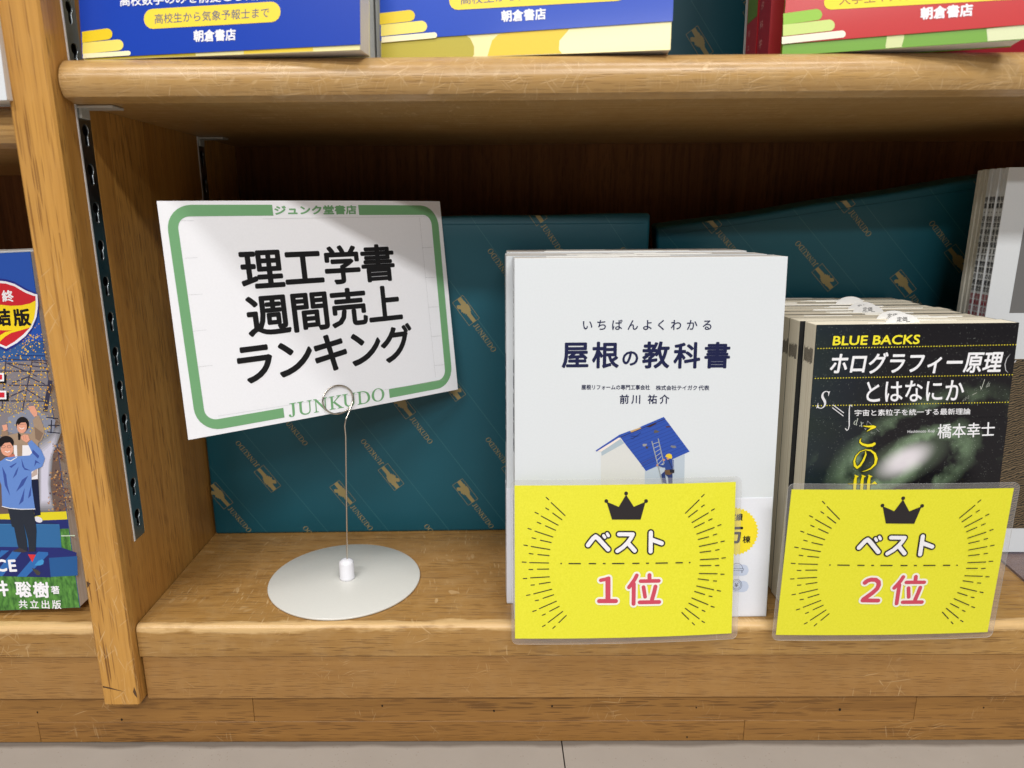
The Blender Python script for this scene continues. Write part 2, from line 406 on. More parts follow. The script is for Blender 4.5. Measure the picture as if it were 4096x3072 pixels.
# ================================================================== the place
fl = bpy.data.objects.new('floor', None); COL.objects.link(fl); tag(fl, kind='structure')
ZF = -0.0838
xt = onz(2255, 3030, ZF).x
for i in range(-4, 5):
    for j in range(5):
        x0 = xt + i * .45; y1 = .06 - j * .45 if j else .30
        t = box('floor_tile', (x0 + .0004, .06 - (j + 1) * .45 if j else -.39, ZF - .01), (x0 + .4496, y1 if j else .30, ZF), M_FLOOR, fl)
        if j:
            t.data.transform(Matrix.Translation((0, -.0006 * j, 0)))
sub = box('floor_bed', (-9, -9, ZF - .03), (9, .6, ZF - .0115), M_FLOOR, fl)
case = thing('bookcase', 'worn oak bookcase with rounded shelf edges filling the picture', 'bookcase')
XR, XL, YP, YB, ZU, ZT = -.2100, -.2316, -.0061, .2432, .2882, .3086
ZP = -.0500
def profile_panel(x0, x1, name):
    y0, y1 = YP, YB
    bm = bmesh.new()
    add_box(bm, (x0, y0, ZP), (x1, y1, .0478), .0011)
    o = bm_obj(name, bm, W_SIDE, case); o.data.materials.append(W_POST)
    for p in o.data.polygons:
        if p.normal.y < -.5: p.material_index = 1
    pr = [(x0, y0 + .0011), (x0 + .0011, y0), (x1 - .0011, y0), (x1, y0 + .0011), (x1, .0120), (x1 - .003, .0120), (x1 - .003, .0255), (x1, .0255), (x1, .1652), (x1 - .003, .1652), (x1 - .003, .1785), (x1, .1785), (x1, y1), (x0, y1)]
    n = len(pr)
    vs = [(x, y, .0478) for x, y in pr] + [(x, y, .80) for x, y in pr]
    fs = [(i, (i + 1) % n, n + (i + 1) % n, n + i) for i in range(n)]
    me = o.data; bm = bmesh.new(); bm.from_mesh(me)
    # remove the lower block's top bevel so that the two lengths read as one board
    nv = [bm.verts.new(v) for v in vs]
    for k, f in enumerate(fs):
        fc = bm.faces.new([nv[i] for i in f]); fc.material_index = 1 if k in (0, 1, 2) else 0
    bm.to_mesh(me); bm.free()
    return o
# lower length without the bevel at its top
def panel(x0, x1):
    pr_lo = [(x0, YP + .0011), (x0 + .0011, YP), (x1 - .0011, YP), (x1, YP + .0011), (x1, YB), (x0, YB)]
    pr_hi = [(x0, YP + .0011), (x0 + .0011, YP), (x1 - .0011, YP), (x1, YP + .0011), (x1, .0120), (x1 - .003, .0120), (x1 - .003, .0255), (x1, .0255), (x1, .1652), (x1 - .003, .1652), (x1 - .003, .1785), (x1, .1785), (x1, YB), (x0, YB)]
    V, F, M = [], [], []
    for pr, z0, z1, cap in ((pr_lo, ZP + .002, .0478, True), (pr_hi, .0478, .80, False)):
        n = len(pr); b = len(V)
        V += [(x, y, z0) for x, y in pr] + [(x, y, z1) for x, y in pr]
        for i in range(n):
            F.append((b + i, b + (i + 1) % n, b + n + (i + 1) % n, b + n + i)); M.append(1 if i in (0, 1, 2) else 0)
        if cap: F.append(tuple(range(b + n, b + 2 * n))); M.append(0)
    # rounded foot
    b = len(V); n = len(pr_lo); c = Vector(((x0 + x1) / 2, (YP + YB) / 2))
    V += [(c.x + (x - c.x) * .86, y + (.0016 if y < .05 else 0), ZP) for x, y in pr_lo]
    for i in range(n): F.append((b + i, b + (i + 1) % n, (i + 1) % n, i)); M.append(1 if i in (0, 1, 2) else 0)
    F.append(tuple(range(b, b + n))[::-1]); M.append(0)
    return mesh_obj('side_panel', V, F, [W_SIDE, W_POST], case, M)
panel(XL, XR); panel(.655, .6766); panel(-.92, -.8984)
# steel strips with keyhole slots, let into the panel
def keyhole_strip(y0, y1, label):
    cu = bpy.data.curves.new('strip', 'CURVE'); cu.dimensions = '2D'; cu.fill_mode = 'BOTH'; cu.extrude = .0003; cu.bevel_depth = .00022; cu.bevel_resolution = 1
    def spl(pts):
        sp = cu.splines.new('POLY'); sp.points.add(len(pts) - 1); sp.use_cyclic_u = True
        for p, q in zip(sp.points, pts): p.co = (q[0], q[1], 0, 1)
    spl([(y0, .0480), (y1 - .001, .0480), (y1, .0488), (y1, .78), (y0, .78)])
    yc = (y0 + y1) / 2 + .0007; z = .0601 - .0196 * 0
    n = 0
    while z < .76:
        pts = []
        for k in range(15):
            a = math.radians(-60 + 300 * k / 14); pts.append((yc + .0031 * math.cos(a), z + .0024 + .0031 * math.sin(a)))
        pts += [(yc - .0018, z - .0040)] + [(yc + .0017 * math.cos(math.radians(t)), z - .0040 + .0017 * math.sin(math.radians(t))) for t in range(200, 345, 20)] + [(yc + .0018, z - .0040)]
        spl(pts); z += .01945; n += 1
    ob = bpy.data.objects.new('strip', cu); me = bpy.data.meshes.new_from_object(ob)
    for v in me.vertices: v.co = (XR - .0006 - v.co.z, v.co.y * 0 + v.co.x, v.co.y)
    me.flip_normals()
    me.materials.clear(); me.materials.append(M_STEEL)
    o = bpy.data.objects.new('shelf_strip', me); COL.objects.link(o); o.parent = case
    bpy.data.objects.remove(ob); bpy.data.curves.remove(cu)
    box('strip_flange', (XR - .0012, y0 + .0001, .0482), (XR + .0003, y0 + .0012, .78), M_FLANGE, o)
    box('slot_shade_plate', (XR - .0029, y0 + .0003, .0483), (XR - .0025, y1 - .0003, .78), M_DARK, o)  # dark plate painted as the shade seen through the slots
keyhole_strip(.0121, .0254, None); keyhole_strip(.1653, .1784, None)
def shelf(zb, zt, x0, x1, name):
    pr = []
    zc, h = (zb + zt) / 2, (zt - zb) / 2
    for k in range(17):
        a = math.pi / 2 + math.pi * k / 16
        a2 = math.radians(90 - 128 * k / 15); hh = (zt - zb) / (1 + math.sin(math.radians(52)))
        pr.append((.0125 - .0125 * math.cos(a2), zt - hh + hh * math.sin(a2)))
    pr = [(y, z) for y, z in pr]
    pr = pr[:16]; pr.append((.0112, zb)); pr.append((.0150, zb))
    pr += [(YB - .0005, zb), (YB - .0005, zt)]
    n = len(pr); seg = 60
    # lengths of the edge are worn unevenly, and the board sags a hair
    V, F, M = [], [], []
    for i in range(seg + 1):
        x = x0 + (x1 - x0) * i / seg
        for k, (y, z) in enumerate(pr):
            dz = .0005 * math.sin(x * 5 + 1) if x > x0 + .1 else .0005 * math.sin((x0 + .1) * 5 + 1)
            V.append((x, y + (random.uniform(-.0001, .0001) if 0 < k < 14 else 0), z + dz * .6))
    for i in range(seg):
        for k in range(n):
            a = i * n + k; b = i * n + (k + 1) % n
            F.append((a, b, b + n, a + n)); M.append(0 if k <= 17 or k == n - 1 else 1)
    F.append(tuple(range(n))[::-1]); M.append(0); F.append(tuple(range(seg * n, seg * n + n))); M.append(0)
    o = mesh_obj(name, V, F, [W_EDGE, W_SHELF], case, M, smooth=True)
    for p in o.data.polygons:
        if abs(p.normal.z) > .999 or abs(p.normal.x) > .9: p.use_smooth = False
    bm = bmesh.new(); bm.from_mesh(o.data); bmesh.ops.recalc_face_normals(bm, faces=bm.faces)
    for e in bm.edges:
        if len(e.link_faces) == 2 and e.calc_face_angle() > math.radians(35): e.smooth = False
    bm.to_mesh(o.data); bm.free()
    return o
shelf(ZU, ZT, XR + .0007, .654, 'upper_shelf')
shelf(.2672, .2866, -.8975, XL - .0007, 'upper_shelf')
shelf(.60, .62, XR + .0007, .654, 'upper_shelf'); shelf(.60, .62, -.8975, XL - .0007, 'upper_shelf')
def lower_shelf(x0, x1):
    pr = [(.0034 - .0034 * math.sin(a * math.pi / 12), -.0034 + .0034 * math.cos(a * math.pi / 12)) for a in range(7)]
    pr = [(YB - .0005, 0)] + pr + [(0, -.0202), (.0006, -.0208), (YB - .0005, -.0208)]
    o = extrude_x('lower_shelf', pr, x0, x1, W_SHELF, case)
    bm = bmesh.new(); bm.from_mesh(o.data)
    for e in bm.edges:
        if len(e.link_faces) == 2 and e.calc_face_angle() > math.radians(40): e.smooth = False
    bm.to_mesh(o.data); bm.free(); return o
lower_shelf(XR + .0006, .6545); lower_shelf(-.898, XL - .0006)
box('apron_board', (XR + .0012, .0012, ZP), (.6545, .02, -.0211), W_APRON, case, .0005)
box('apron_board', (-.898, .0012, ZP), (XL - .0008, .02, -.0211), W_APRON, case, .0005)
# base board: two rows of finger-jointed oak lengths
zm = onz(0, 0, 0).z
zrow = ony(1500, 2886, .0045).z
def xb(px, py): return ony(px, py, .0045).x
up_j = [-.9, xb(1014, 2840), xb(3660, 2840), .9]
lo_j = [-.9, xb(157, 2930), xb(2976, 2925), .9]
for js, z0, z1, dy in ((up_j, zrow + .00005, ZP - .0001, 0), (lo_j, ZF + .0003, zrow - .00005, .0001)):
    for a, b in zip(js, js[1:]):
        box('base_board', (a + .0001, .0045 + dy, z0), (b - .0001, .03, z1), W_BASE, case, .0002, 1)
for q in [(150, 2849), (487, 2878), (1976, 2843), (1529, 2823), (2208, 2824), (2785, 2830), (2748, 2948), (3359, 2838), (3934, 2830)]:
    p = ony(q[0], q[1], .0045); r = random.uniform(.00045, .0008)
    mesh_obj('nail_hole', [(p.x + r * random.uniform(.6, 1.2) * math.cos(a), .00435, p.z + r * 1.3 * math.sin(a)) for a in [k * .7854 for k in range(8)]], [tuple(range(8))], M_NAIL, case)
# dark marks on the post front
for pts in ([(342, 2324), (362, 2334), (345, 2352)], [(410, 2744), (440, 2750), (500, 2768), (545, 2780), (540, 2788), (495, 2776), (435, 2760), (410, 2752)][:3] + [(410, 2750)], [(536, 2748), (545, 2770), (549, 2792), (538, 2780), (532, 2768)]):
    v = [ony(x, y, YP - .00008) for x, y in pts]; v = [(max(p.x, XL + .0013), p.y, p.z) for p in v]
    mesh_obj('scuff_mark', v, [tuple(range(len(v)))[::-1]], paint((84, 58, 34), .7), case)
x = -.9
while x < .68:
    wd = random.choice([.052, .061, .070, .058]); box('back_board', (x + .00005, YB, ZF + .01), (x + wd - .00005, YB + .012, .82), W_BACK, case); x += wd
for y in (.0135, .166):
    bm = bmesh.new(); add_box(bm, (XR - .0015, y, ZU - .0013), (XR + .0185, y + .012, ZU - .0001), .0004); add_box(bm, (XR - .0015, y + .002, ZU - .006), (XR + .0012, y + .010, ZU - .0008), .0003)
    bm_obj('shelf_clip', bm, M_TAB, case)
# ------------------------------------------------------------------ wrapped boxes
GOLD = paint((150, 134, 88), .45, name='gold_print'); TLINE = paint((52, 108, 116), .5, name='pale_line_print')
A1 = Vector((.0912, .0003)); B1 = Vector((.0468, .0680)); PQ = Vector((-.0548, .0126)); QUP = Vector((.0976, .0315))
DLN = Vector((math.cos(math.radians(-54.6)), math.sin(math.radians(-54.6))))
def emblem(P, c, flip, W, H):
    """gold bird-like badge in a thin frame with the shop name running on from it"""
    d = DLN * (-1 if flip else 1); n = Vector((-d.y, d.x))
    L = lambda a, b: tuple(c + d * a + n * b)
    inside = lambda p: 0.0005 < p[0] < W - .0005 and .0005 < p[1] < H - .0005
    R = .0001; a_, b_ = .0099, .0045
    fr = [L(-a_, -b_), L(a_, -b_), L(a_, b_), L(-a_, b_)]
    def clip(poly):
        for ax, lim, sg in ((0, .0004, 1), (0, W - .0004, -1), (1, .0004, 1), (1, H - .0004, -1)):
            out = []
            for i in range(len(poly)):
                p, q = poly[i - 1], poly[i]; ip, iq = sg * (p[ax] - lim) >= 0, sg * (q[ax] - lim) >= 0
                if ip != iq:
                    t = (lim - p[ax]) / (q[ax] - p[ax]); out.append((p[0] + (q[0] - p[0]) * t, p[1] + (q[1] - p[1]) * t))
                if iq: out.append(q)
            poly = out
            if len(poly) < 3: return []
        return poly
    for i in range(4):
        p, q = Vector(fr[i]), Vector(fr[(i + 1) % 4]); t = (q - p).normalized(); m = Vector((-t.y, t.x)) * .00013
        g = clip([tuple(p - m), tuple(q - m), tuple(q + m), tuple(p + m)])
        if g: P.upoly(g, GOLD, 1)
    s = .0099 / 130
    bar1 = [(-129, 36), (-129, -4), (-60, -6), (-60, 38)]; bar2 = [(36, 20), (36, -18), (129, -14), (129, 22)]
    blob = [(-80, 40), (-62, 44), (-48, 38), (-40, 52), (-26, 46), (-18, 54), (-4, 44), (6, 50), (12, 38), (26, 42), (30, 28), (46, 26), (50, 14), (46, -4), (38, -14), (30, -12), (26, -26), (14, -22), (10, -36), (-4, -32), (-10, -46), (-22, -38), (-34, -34), (-44, -40), (-52, -54), (-72, -52), (-86, -42), (-80, -24), (-66, -14), (-72, 4)]
    for pl in (bar1, bar2, blob):
        pts = [L(x * s, y * s * .97) for x, y in pl]
        tr = tessellate_polygon([[Vector((u, v, 0)) for u, v in pts]])
        for t in tr:
            g = clip([pts[k] for k in t])
            if g: P.upoly(g, GOLD, 1)
    v, f = glyph('JUNKUDO', True); v = [(x - .22 * y, y) for x, y in v]
    x0 = min(p[0] for p in v); x1 = max(p[0] for p in v)
    k = .0236 / (x1 - x0)
    o = [L(.0116 + (x - x0) * k, -.0024 + y * k * 1.05) for x, y in v]
    ff = [t for t in f if all(inside(o[i]) for i in t)]
    P.raw(o, ff, GOLD, 1); P.raw([(p[0] + .00006, p[1]) for p in o], ff, GOLD, 1)
def wrapped_box(name, label, loc, rot, W, H, D, org, half=True):
    t = thing(name, label, 'wrapped box', loc, rot, 'boxes wrapped in teal shop paper')
    bm = bmesh.new(); add_box(bm, (0, 0, 0), (W, D, H), .0022, 3)
    bmesh.ops.subdivide_edges(bm, edges=[e for e in bm.edges if e.calc_length() > .05], cuts=14, use_grid_fill=True)
    for v in bm.verts:
        e = (math.sin(v.co.x * 61 + v.co.z * 35) + math.sin(v.co.x * 23 - v.co.z * 77)) * .00022
        if v.co.z > H - .004: v.co.z += e * 2.0
    b = bm_obj('wrapped_carton', bm, M_TEAL, t, smooth=True)
    P = Print(Face(loc, rot), 'gold_pattern', t, base=.00012)
    for i in range(-6, 8):
        for j in range(-5, 6):
            c = org + A1 * i + B1 * j
            if -.06 < c.x < W + .06 and -.06 < c.y < H + .06: emblem(P, c, False, W, H)
            c = c + PQ
            if -.06 < c.x < W + .06 and -.06 < c.y < H + .06: emblem(P, c, True, W, H)
    LN = Print(Face(loc, rot), 'pale_lines', t, base=.0001)
    l0 = org + Vector((.1094 - .0976, .0950 - .0315))
    for i in range(-14, 18):
        c = l0 + A1 * (i * .5); d = DLN
        # clip the line to the front face
        ts = []
        for ax, lim in ((0, .001), (0, W - .001), (1, .001), (1, H - .001)):
            tt = (lim - c[ax]) / d[ax]; p = c + d * tt
            if -.0001 < p.x - .0009 and p.x < W - .0009 and p.y > .0009 and p.y < H - .0009: ts.append(tt)
        if len(ts) >= 2: LN.ustroke([tuple(c + d * min(ts)), tuple(c + d * max(ts))], .00032, TLINE, 0, caps=False)
    P.done(); LN.done()
    # paper fold along the top edge
    box('paper_fold', (.004, -.0004, H - .0062), (W - .004, .001, H - .0056), M_TEAL, t, .00015, 1)
    return t
p0 = onz(861, 2139, 0); yaw1 = math.radians(1.137)
wrapped_box('wrapped_box', 'teal gift-wrapped box behind the wire sign stand, resting flat on the lower shelf', (p0.x, p0.y, .0002), (0, 0, yaw1), .3178, .2322, .105, QUP)
# second box: tilted, its right end raised
R2 = (math.radians(7.8), math.radians(-8.3), math.radians(-3.6)); O2 = Vector((.2441, .1431, .2423))
F2 = Face(O2, R2); tl = F2.uv(2622, 905); tr_ = F2.uv(3960, 722)
M2 = Euler(R2).to_matrix(); Hh = .205
org2 = O2 + M2 @ Vector((tl.x, 0, (tl.y + tr_.y) / 2 - Hh))
wrapped_box('wrapped_box', 'tilted teal gift-wrapped box behind the small dark paperbacks, its right end raised', org2, R2, .285, Hh, .022, Vector((-tl.x, -((tl.y + tr_.y) / 2 - Hh))))
pu = ony(2470, 240, .15)
wrapped_box('wrapped_box', 'dark teal wrapped box at the back of the upper shelf between blue and red books', (.045, .15, ZT + .0004), (0, 0, math.radians(-2)), .26, .20, .06, Vector(((ony(2798, 176, .147)).x - .045, ony(2798, 176, .147).z - ZT)))
# ------------------------------------------------------------------ books
def book(name, label, cat, loc, rot, W, H, T, cover, page, spine='left', group=None, tint=None):
    t = thing(name, label, cat, loc, rot, group)
    bm = bmesh.new(); c = .00025
    add_box(bm, (0, 0, 0), (W, c, H), .00012, 1); add_box(bm, (0, T - c, 0), (W, T, H), .00012, 1)
    if spine == 'left': add_box(bm, (0, .0003, 0), (c, T - .0003, H), .00012, 1)
    else: add_box(bm, (W - c, .0003, 0), (W, T - .0003, H), .00012, 1)
    co = bm_obj('cover', bm, [cover, M_EDGE], t)
    for v in co.data.vertices: v.co.z -= v.co.y * math.tan(rot[0])
    for p in co.data.polygons:
        if abs(p.normal.z) > .8: p.material_index = 1
    a, b = (c + .0001, W - .0001) if spine == 'left' else (.0001, W - c - .0001)
    pb = box('page_block', (a, c + .00002, .0004), (b, T - c - .00002, H - .00005), page, t, .0002, 1)
    for v in pb.data.vertices: v.co.z -= v.co.y * math.tan(rot[0])
    for j in range(2 + int(T > .01)):
        u0 = random.uniform(.08, .55) * W; u1 = u0 + random.uniform(.15, .42) * W; yy = random.choice([.0012, T * .3, T * .6, T - .0022]) + random.uniform(-.0004, .0004)
        if T > .005: box('jacket_flap', (u0, yy, H - .0004 - yy * math.tan(rot[0])), (min(u1, W - .002), yy + .0005, H - yy * math.tan(rot[0]) + random.uniform(.0002, .0006)), M_EDGE, t)
    return t
# white roofing textbooks, five deep
XA, YA_ = .01301, .00497; RA = (-.0779, 0, .01938); WA, HA = .1492, .210
FA = Face((XA, YA_, .0002), RA)
front = None
la = ['white softcover roofing textbook at the front of its row, behind the first-place card',
      'white textbook second in its row, spine showing left of the front copy',
      'white textbook third in its row behind the first-place card, only its top edge showing',
      'white textbook fourth in its row behind the first-place card, only its top edge showing',
      'white textbook last in its row, against the teal wrapped box']
TA = .0182
for k in range(5):
    yk = YA_ + k * (TA + .00015); xk = XA + [0, -.0042, -.0036, -.003, -.002][k]
    loc = (xk, yk, .0002); rot = (RA[0] - .002 * k, 0, RA[2] - [0, .004, .0, .01, .006][k])
    t = book('textbook', la[k], 'book', loc, rot, WA - [0, .0005, .001, .0005, .0015][k], HA + [0, .0004, 0, .0006, .0002][k], TA, M_WHITEP, M_PAGEW, 'left', 'white roofing textbooks in a row')
    # paper band round the lower part of each copy
    vb = FA.uv(3110, 1990).y
    bm = bmesh.new(); add_box(bm, (-.0003, -.0003, .0006), (WA - .0005, 0, vb), .0001, 1); add_box(bm, (-.0003, -.0002, .0006), (0, TA + .0002, vb), .0001, 1)
    bm_obj('paper_band', bm, paint((230, 232, 240), .42, .25), t)
    S = Print(Face(loc, rot, -.0003 if False else 0.0, 'x'), 'spine_lettering', t, base=.0001)
    S.chars('屋根の教科書', (-.0091, .150), (-.0091, .104), .0085, NAVY, local=True, vertical=True, bold=.04)
    S.done(); S = Print(S.f, 'spine_subtitle', t, base=.0001)
    S.chars('いちばんよくわかる', (-.0091, .195), (-.0091, .163), .0036, NAVY, local=True, vertical=True, bold=.02)
    S.done(); S = Print(S.f, 'band_spine_lettering', t, base=.0004)
    S.chars('累計施工実績の専門家が教える', (-.0091, .073), (-.0091, .035), .0028, NAVY, local=True, vertical=True, bold=.02)
    S.done()
    if k == 0: front = t
FA0 = Face((XA, YA_, .0002), RA)
c7 = crop(2048, 768, 2.16); c11 = crop(2048, 1536, 2.16); c15 = crop(2048, 2304, 2.16)
P = Print(FA0, 'title_lettering', front)
for ch, x in zip('いちばんよくわかる', (651, 776, 907, 1043, 1171, 1291, 1418, 1554, 1687)):
    P.chars(ch, c7(x, 1148)[0], None or c7(x, 1148)[0], 100 / 2.16, NAVY, bold=.012)
for ch, x, y, e in (('屋', 548, 1405, 240), ('根', 808, 1408, 238), ('の', 1022, 1432, 158), ('教', 1243, 1408, 240), ('科', 1512, 1412, 235), ('書', 1773, 1410, 235)):
    P.chars(ch, c7(x, y)[0], c7(x, y)[0], e / 2.16, NAVY, bold=.026)
P.text('屋根リフォームの専門工事会社', c11(600, 48)[0], c11(1190, 50)[0], c11(600, 6)[0], NAVY, bold=.02)
P.text('株式会社テイガク', c11(1243, 53)[0], c11(1598, 53)[0], c11(1243, 12)[0], NAVY, bold=.02)
P.text('代表', c11(1612, 54)[0], c11(1703, 54)[0], c11(1612, 12)[0], NAVY, bold=.02)
for ch, x in zip('前川祐介', (970, 1073, 1213, 1317)):
    P.chars(ch, c11(x, 131)[0], c11(x, 131)[0], 84 / 2.16, NAVY, bold=.02)
P.done()
P = Print(FA0, 'house_illustration', front)
RB = (38, 78, 172); RD = (24, 52, 128)
P.poly(c11(768, 615, 965, 500, 1147, 745, 1147, 1000, 768, 1000), (216, 217, 214), 0)
P.poly(c11(1147, 745, 1492, 608, 1485, 1000, 1147, 1000), (186, 198, 210), 0)
P.poly(c11(768, 570, 932, 470, 968, 512, 775, 620), (172, 188, 198), 1)
P.poly(c11(735, 578, 925, 460, 940, 472, 770, 585), (240, 226, 218), 2)
P.poly(c11(722, 574, 925, 440, 935, 455, 730, 583), RB, 3)
P.poly(c11(922, 440, 1018, 404, 1034, 420, 1120, 386, 1102, 372, 1310, 284, 1321, 297, 1534, 583, 1157, 751, 1090, 660, 965, 500), RB, 2)
P.poly(c11(1018, 406, 1112, 373, 1118, 387, 1032, 420), (196, 160, 112), 3)
for k in range(11):
    f = (k + 1) / 12
    a = (925 + (1157 - 925) * f, 447 + (751 - 447) * f); b = (1318 + (1534 - 1318) * f, 292 + (583 - 292) * f)
    P.stroke(c11(*a, *b), 1.1, RD, 3, False)
P.stroke(c11(928, 462, 1325, 300), 2.0, (50, 34, 50), 4, False)
P.poly(c11(1150, 370, 1235, 338, 1250, 342, 1190, 372), (64, 40, 34), 4)
for cx, cy, rx, ry, col in ((1245, 412, 30, 14, (90, 84, 80)), (1145, 525, 28, 14, (150, 148, 150)), (1395, 540, 30, 13, (120, 122, 130)), (1350, 370, 26, 7, (84, 48, 40)), (1165, 548, 12, 14, (70, 60, 60)), (1060, 450, 40, 5, RD)):
    P.poly(c11(*[z for k in range(9) for z in (cx + rx * random.uniform(.6, 1.15) * math.cos(k * .698), cy + ry * random.uniform(.6, 1.2) * math.sin(k * .698) - (cx and 0))]), col, 4)
P.stroke(c11(1025, 468, 1040, 474, 1113, 420), 1.6, (26, 34, 70), 5, False)
P.stroke(c11(1112, 690, 1180, 655, 1300, 605), 1.4, (70, 42, 40), 4, False); P.stroke(c11(1120, 712, 1250, 655), 1.2, (60, 40, 46), 4, False)
LG = (148, 154, 160)
P.stroke(c11(1207, 492, 1300, 862), 4.2, LG, 5, False); P.stroke(c11(1262, 470, 1312, 690), 4.2, LG, 5, False)
for k in range(7):
    f = k / 7; P.stroke(c11(1212 + 62 * f, 520 + 250 * f, 1268 + 40 * f, 500 + 215 * f), 2.6, (170, 176, 182), 5, False)
P.poly(c11(1335, 655, 1360, 645, 1396, 655, 1398, 745, 1325, 748, 1322, 722, 1300, 720, 1262, 706, 1262, 694, 1306, 700), (34, 66, 140), 6)
P.poly(c11(1325, 745, 1386, 745, 1386, 864, 1352, 864, 1345, 800, 1322, 780, 1336, 862, 1300, 850, 1288, 780), (30, 52, 112), 6)
P.poly(c11(1318, 742, 1400, 735, 1402, 760, 1360, 786, 1322, 780), (104, 78, 52), 7)
P.poly(c11(1360, 735, 1402, 738, 1400, 768, 1366, 764), (36, 38, 50), 8)
P.stroke(c11(1350, 650, 1388, 742), 2.2, (40, 40, 52), 8, False); P.stroke(c11(1388, 655, 1392, 740), 1.6, (190, 196, 204), 8, False)
P.ellipse(c11(1347, 636)[0], 6, 8, (196, 142, 112), 7); P.ellipse(c11(1254, 700)[0], 4, 4, (196, 142, 112), 7); P.ellipse(c11(1312, 655)[0], 5, 4, (196, 142, 112), 7)
P.poly(c11(1324, 628, 1330, 610, 1345, 601, 1362, 601, 1378, 610, 1383, 630, 1378, 644, 1356, 642, 1340, 630), (232, 200, 52), 8)
P.done()
P = Print(Face((XA, YA_, .0002), RA, -.0003), 'band_printing', front)
YEL = (246, 224, 40); cs = c11(1920, 1272)[0]
pts = []
for k in range(80):
    a = 2 * math.pi * k / 80; r = (97 if k % 2 else 90.5); pts.append((cs[0] + r * math.cos(a), cs[1] + r * math.sin(a)))
P.poly(pts, YEL, 0)
P.chars('実績', c11(1905, 1150)[0], c11(1965, 1150)[0], 66 / 2.16, BLACK, 1, .02)
P.chars('万', c11(1915, 1300)[0], c11(1915, 1300)[0], 158 / 2.16, BLACK, 1, .035); P.chars('棟', c11(2026, 1342)[0], c11(2026, 1342)[0], 66 / 2.16, BLACK, 1, .025)
ICO = (196, 206, 228)
for base, fn in ((1608, c11), (90, c15)):
    q = fn(1800, base - 48, 2005, base - 48, 2030, base - 38, 2043, base - 10, 2043, base + 10, 2028, base + 38, 2000, base + 48, 1800, base + 48)
    P.poly(q, ICO, 0)
hel = [(1945 + 47 * math.cos(a * math.pi / 12), 1594 - 46 * math.sin(a * math.pi / 12)) for a in range(13)]
P.stroke(c11(*[z for p in hel for z in p]), 1.6, (60, 66, 96), 1); P.stroke(c11(1890, 1594, 1998, 1594, 1998, 1610, 1890, 1610), 1.6, (60, 66, 96), 1); P.stroke(c11(1980, 1610, 1986, 1632, 1992, 1612), 1.6, (60, 66, 96), 1)
for r in (47, 36):
    P.stroke(c15(*[z for k in range(25) for z in (1938 + r * math.cos(k * math.pi / 12), 75 + r * math.sin(k * math.pi / 12))]), 1.6, (60, 66, 96), 1)
P.chars('¥', c15(1938, 76)[0], c15(1938, 76)[0], 52 / 2.16, (60, 66, 96), 2, .015)
P.done()
# ------------------------------------------------------------------ small dark science paperbacks
XB, YB2 = .1788, .0077; RB_ = (-.0595, 0, .030); WB, HB = .1134, .173
def space_mat():
    q = NT('galaxy_cover'); tc = q.n('ShaderNodeTexCoord'); sp = q.n('ShaderNodeSeparateXYZ', {0: tc.outputs['Object']})
    FB_ = Face((XB, YB2, .0002), RB_); c = FB_.uv(*crop(3072, 1536, 2.16)(1175, 660)[0])
    u = q.math('SUBTRACT', sp.outputs[0], c.x); v = q.math('SUBTRACT', sp.outputs[2], c.y)
    a = math.radians(27)
    x = q.math('ADD', q.math('MULTIPLY', u, math.cos(a)), q.math('MULTIPLY', v, math.sin(a)))
    y = q.math('MULTIPLY', q.math('SUBTRACT', q.math('MULTIPLY', v, math.cos(a)), q.math('MULTIPLY', u, math.sin(a))), 2.05)
    r = q.math('SQRT', q.math('ADD', q.math('MULTIPLY', x, x), q.math('MULTIPLY', y, y)))
    th = q.math('ARCTAN2', y, x)
    nz = q.n('ShaderNodeTexNoise', {'Vector': tc.outputs['Object'], 'Scale': 90.0, 'Detail': 5.0}).outputs[0]
    ph = q.math('ADD', q.math('ADD', q.math('MULTIPLY', th, 2.0), q.math('MULTIPLY', r, 165.0)), q.math('MULTIPLY', nz, 4.5))
    arm = q.ramp(q.math('SINE', ph), -.25, 1.0)
    fall = q.n('ShaderNodeMapRange', {0: r, 1: .075, 2: .010, 3: 0.0, 4: 1.0}).outputs[0]
    armv = q.math('MULTIPLY', q.math('MULTIPLY', arm, fall), q.ramp(nz, .25, .75))
    col = q.mix(q.math('MULTIPLY', armv, 1.3, clamp=True), lin((22, 21, 26)), lin((140, 168, 132)))
    col = q.mix(q.n('ShaderNodeMapRange', {0: r, 1: .030, 2: .006, 3: 0.0, 4: .45}).outputs[0], col, lin((146, 168, 138)))
    core = q.n('ShaderNodeMapRange', {0: r, 1: .021, 2: .004, 3: 0.0, 4: 1.0}, interpolation_type='SMOOTHSTEP').outputs[0]
    core = q.math('MULTIPLY', core, .88)
    col = q.mix(core, col, lin((236, 228, 236)))
    vo = q.n('ShaderNodeTexVoronoi', {'Vector': tc.outputs['Object'], 'Scale': 1500.0}).outputs
    star = q.math('MULTIPLY', q.n('ShaderNodeMapRange', {0: vo['Distance'], 1: .22, 2: .08, 3: 0.0, 4: 1.0}).outputs[0],
                  q.ramp(q.math('ADD', q.n('ShaderNodeSeparateColor', {0: vo['Color']}).outputs[0], q.math('MULTIPLY', armv, .9)), .80, 1.0))
    col = q.mix(star, col, lin((215, 225, 215)))
    # faint green and red holographic tinge towards the top left
    n2 = q.mix(q.n('ShaderNodeTexNoise', {'Vector': tc.outputs['Object'], 'Scale': 30.0, 'Detail': 1.0}).outputs[0], lin((24, 80, 150)), lin((90, 130, 60)))
    col = q.mix(q.n('ShaderNodeMapRange', {0: sp.outputs[0], 1: .045, 2: .0, 3: 0.0, 4: .10}).outputs[0], col, n2)
    return q.set(Base_Color=col, Roughness=.3, Coat_Weight=.12, Coat_Roughness=.1, Specular_IOR_Level=.3)
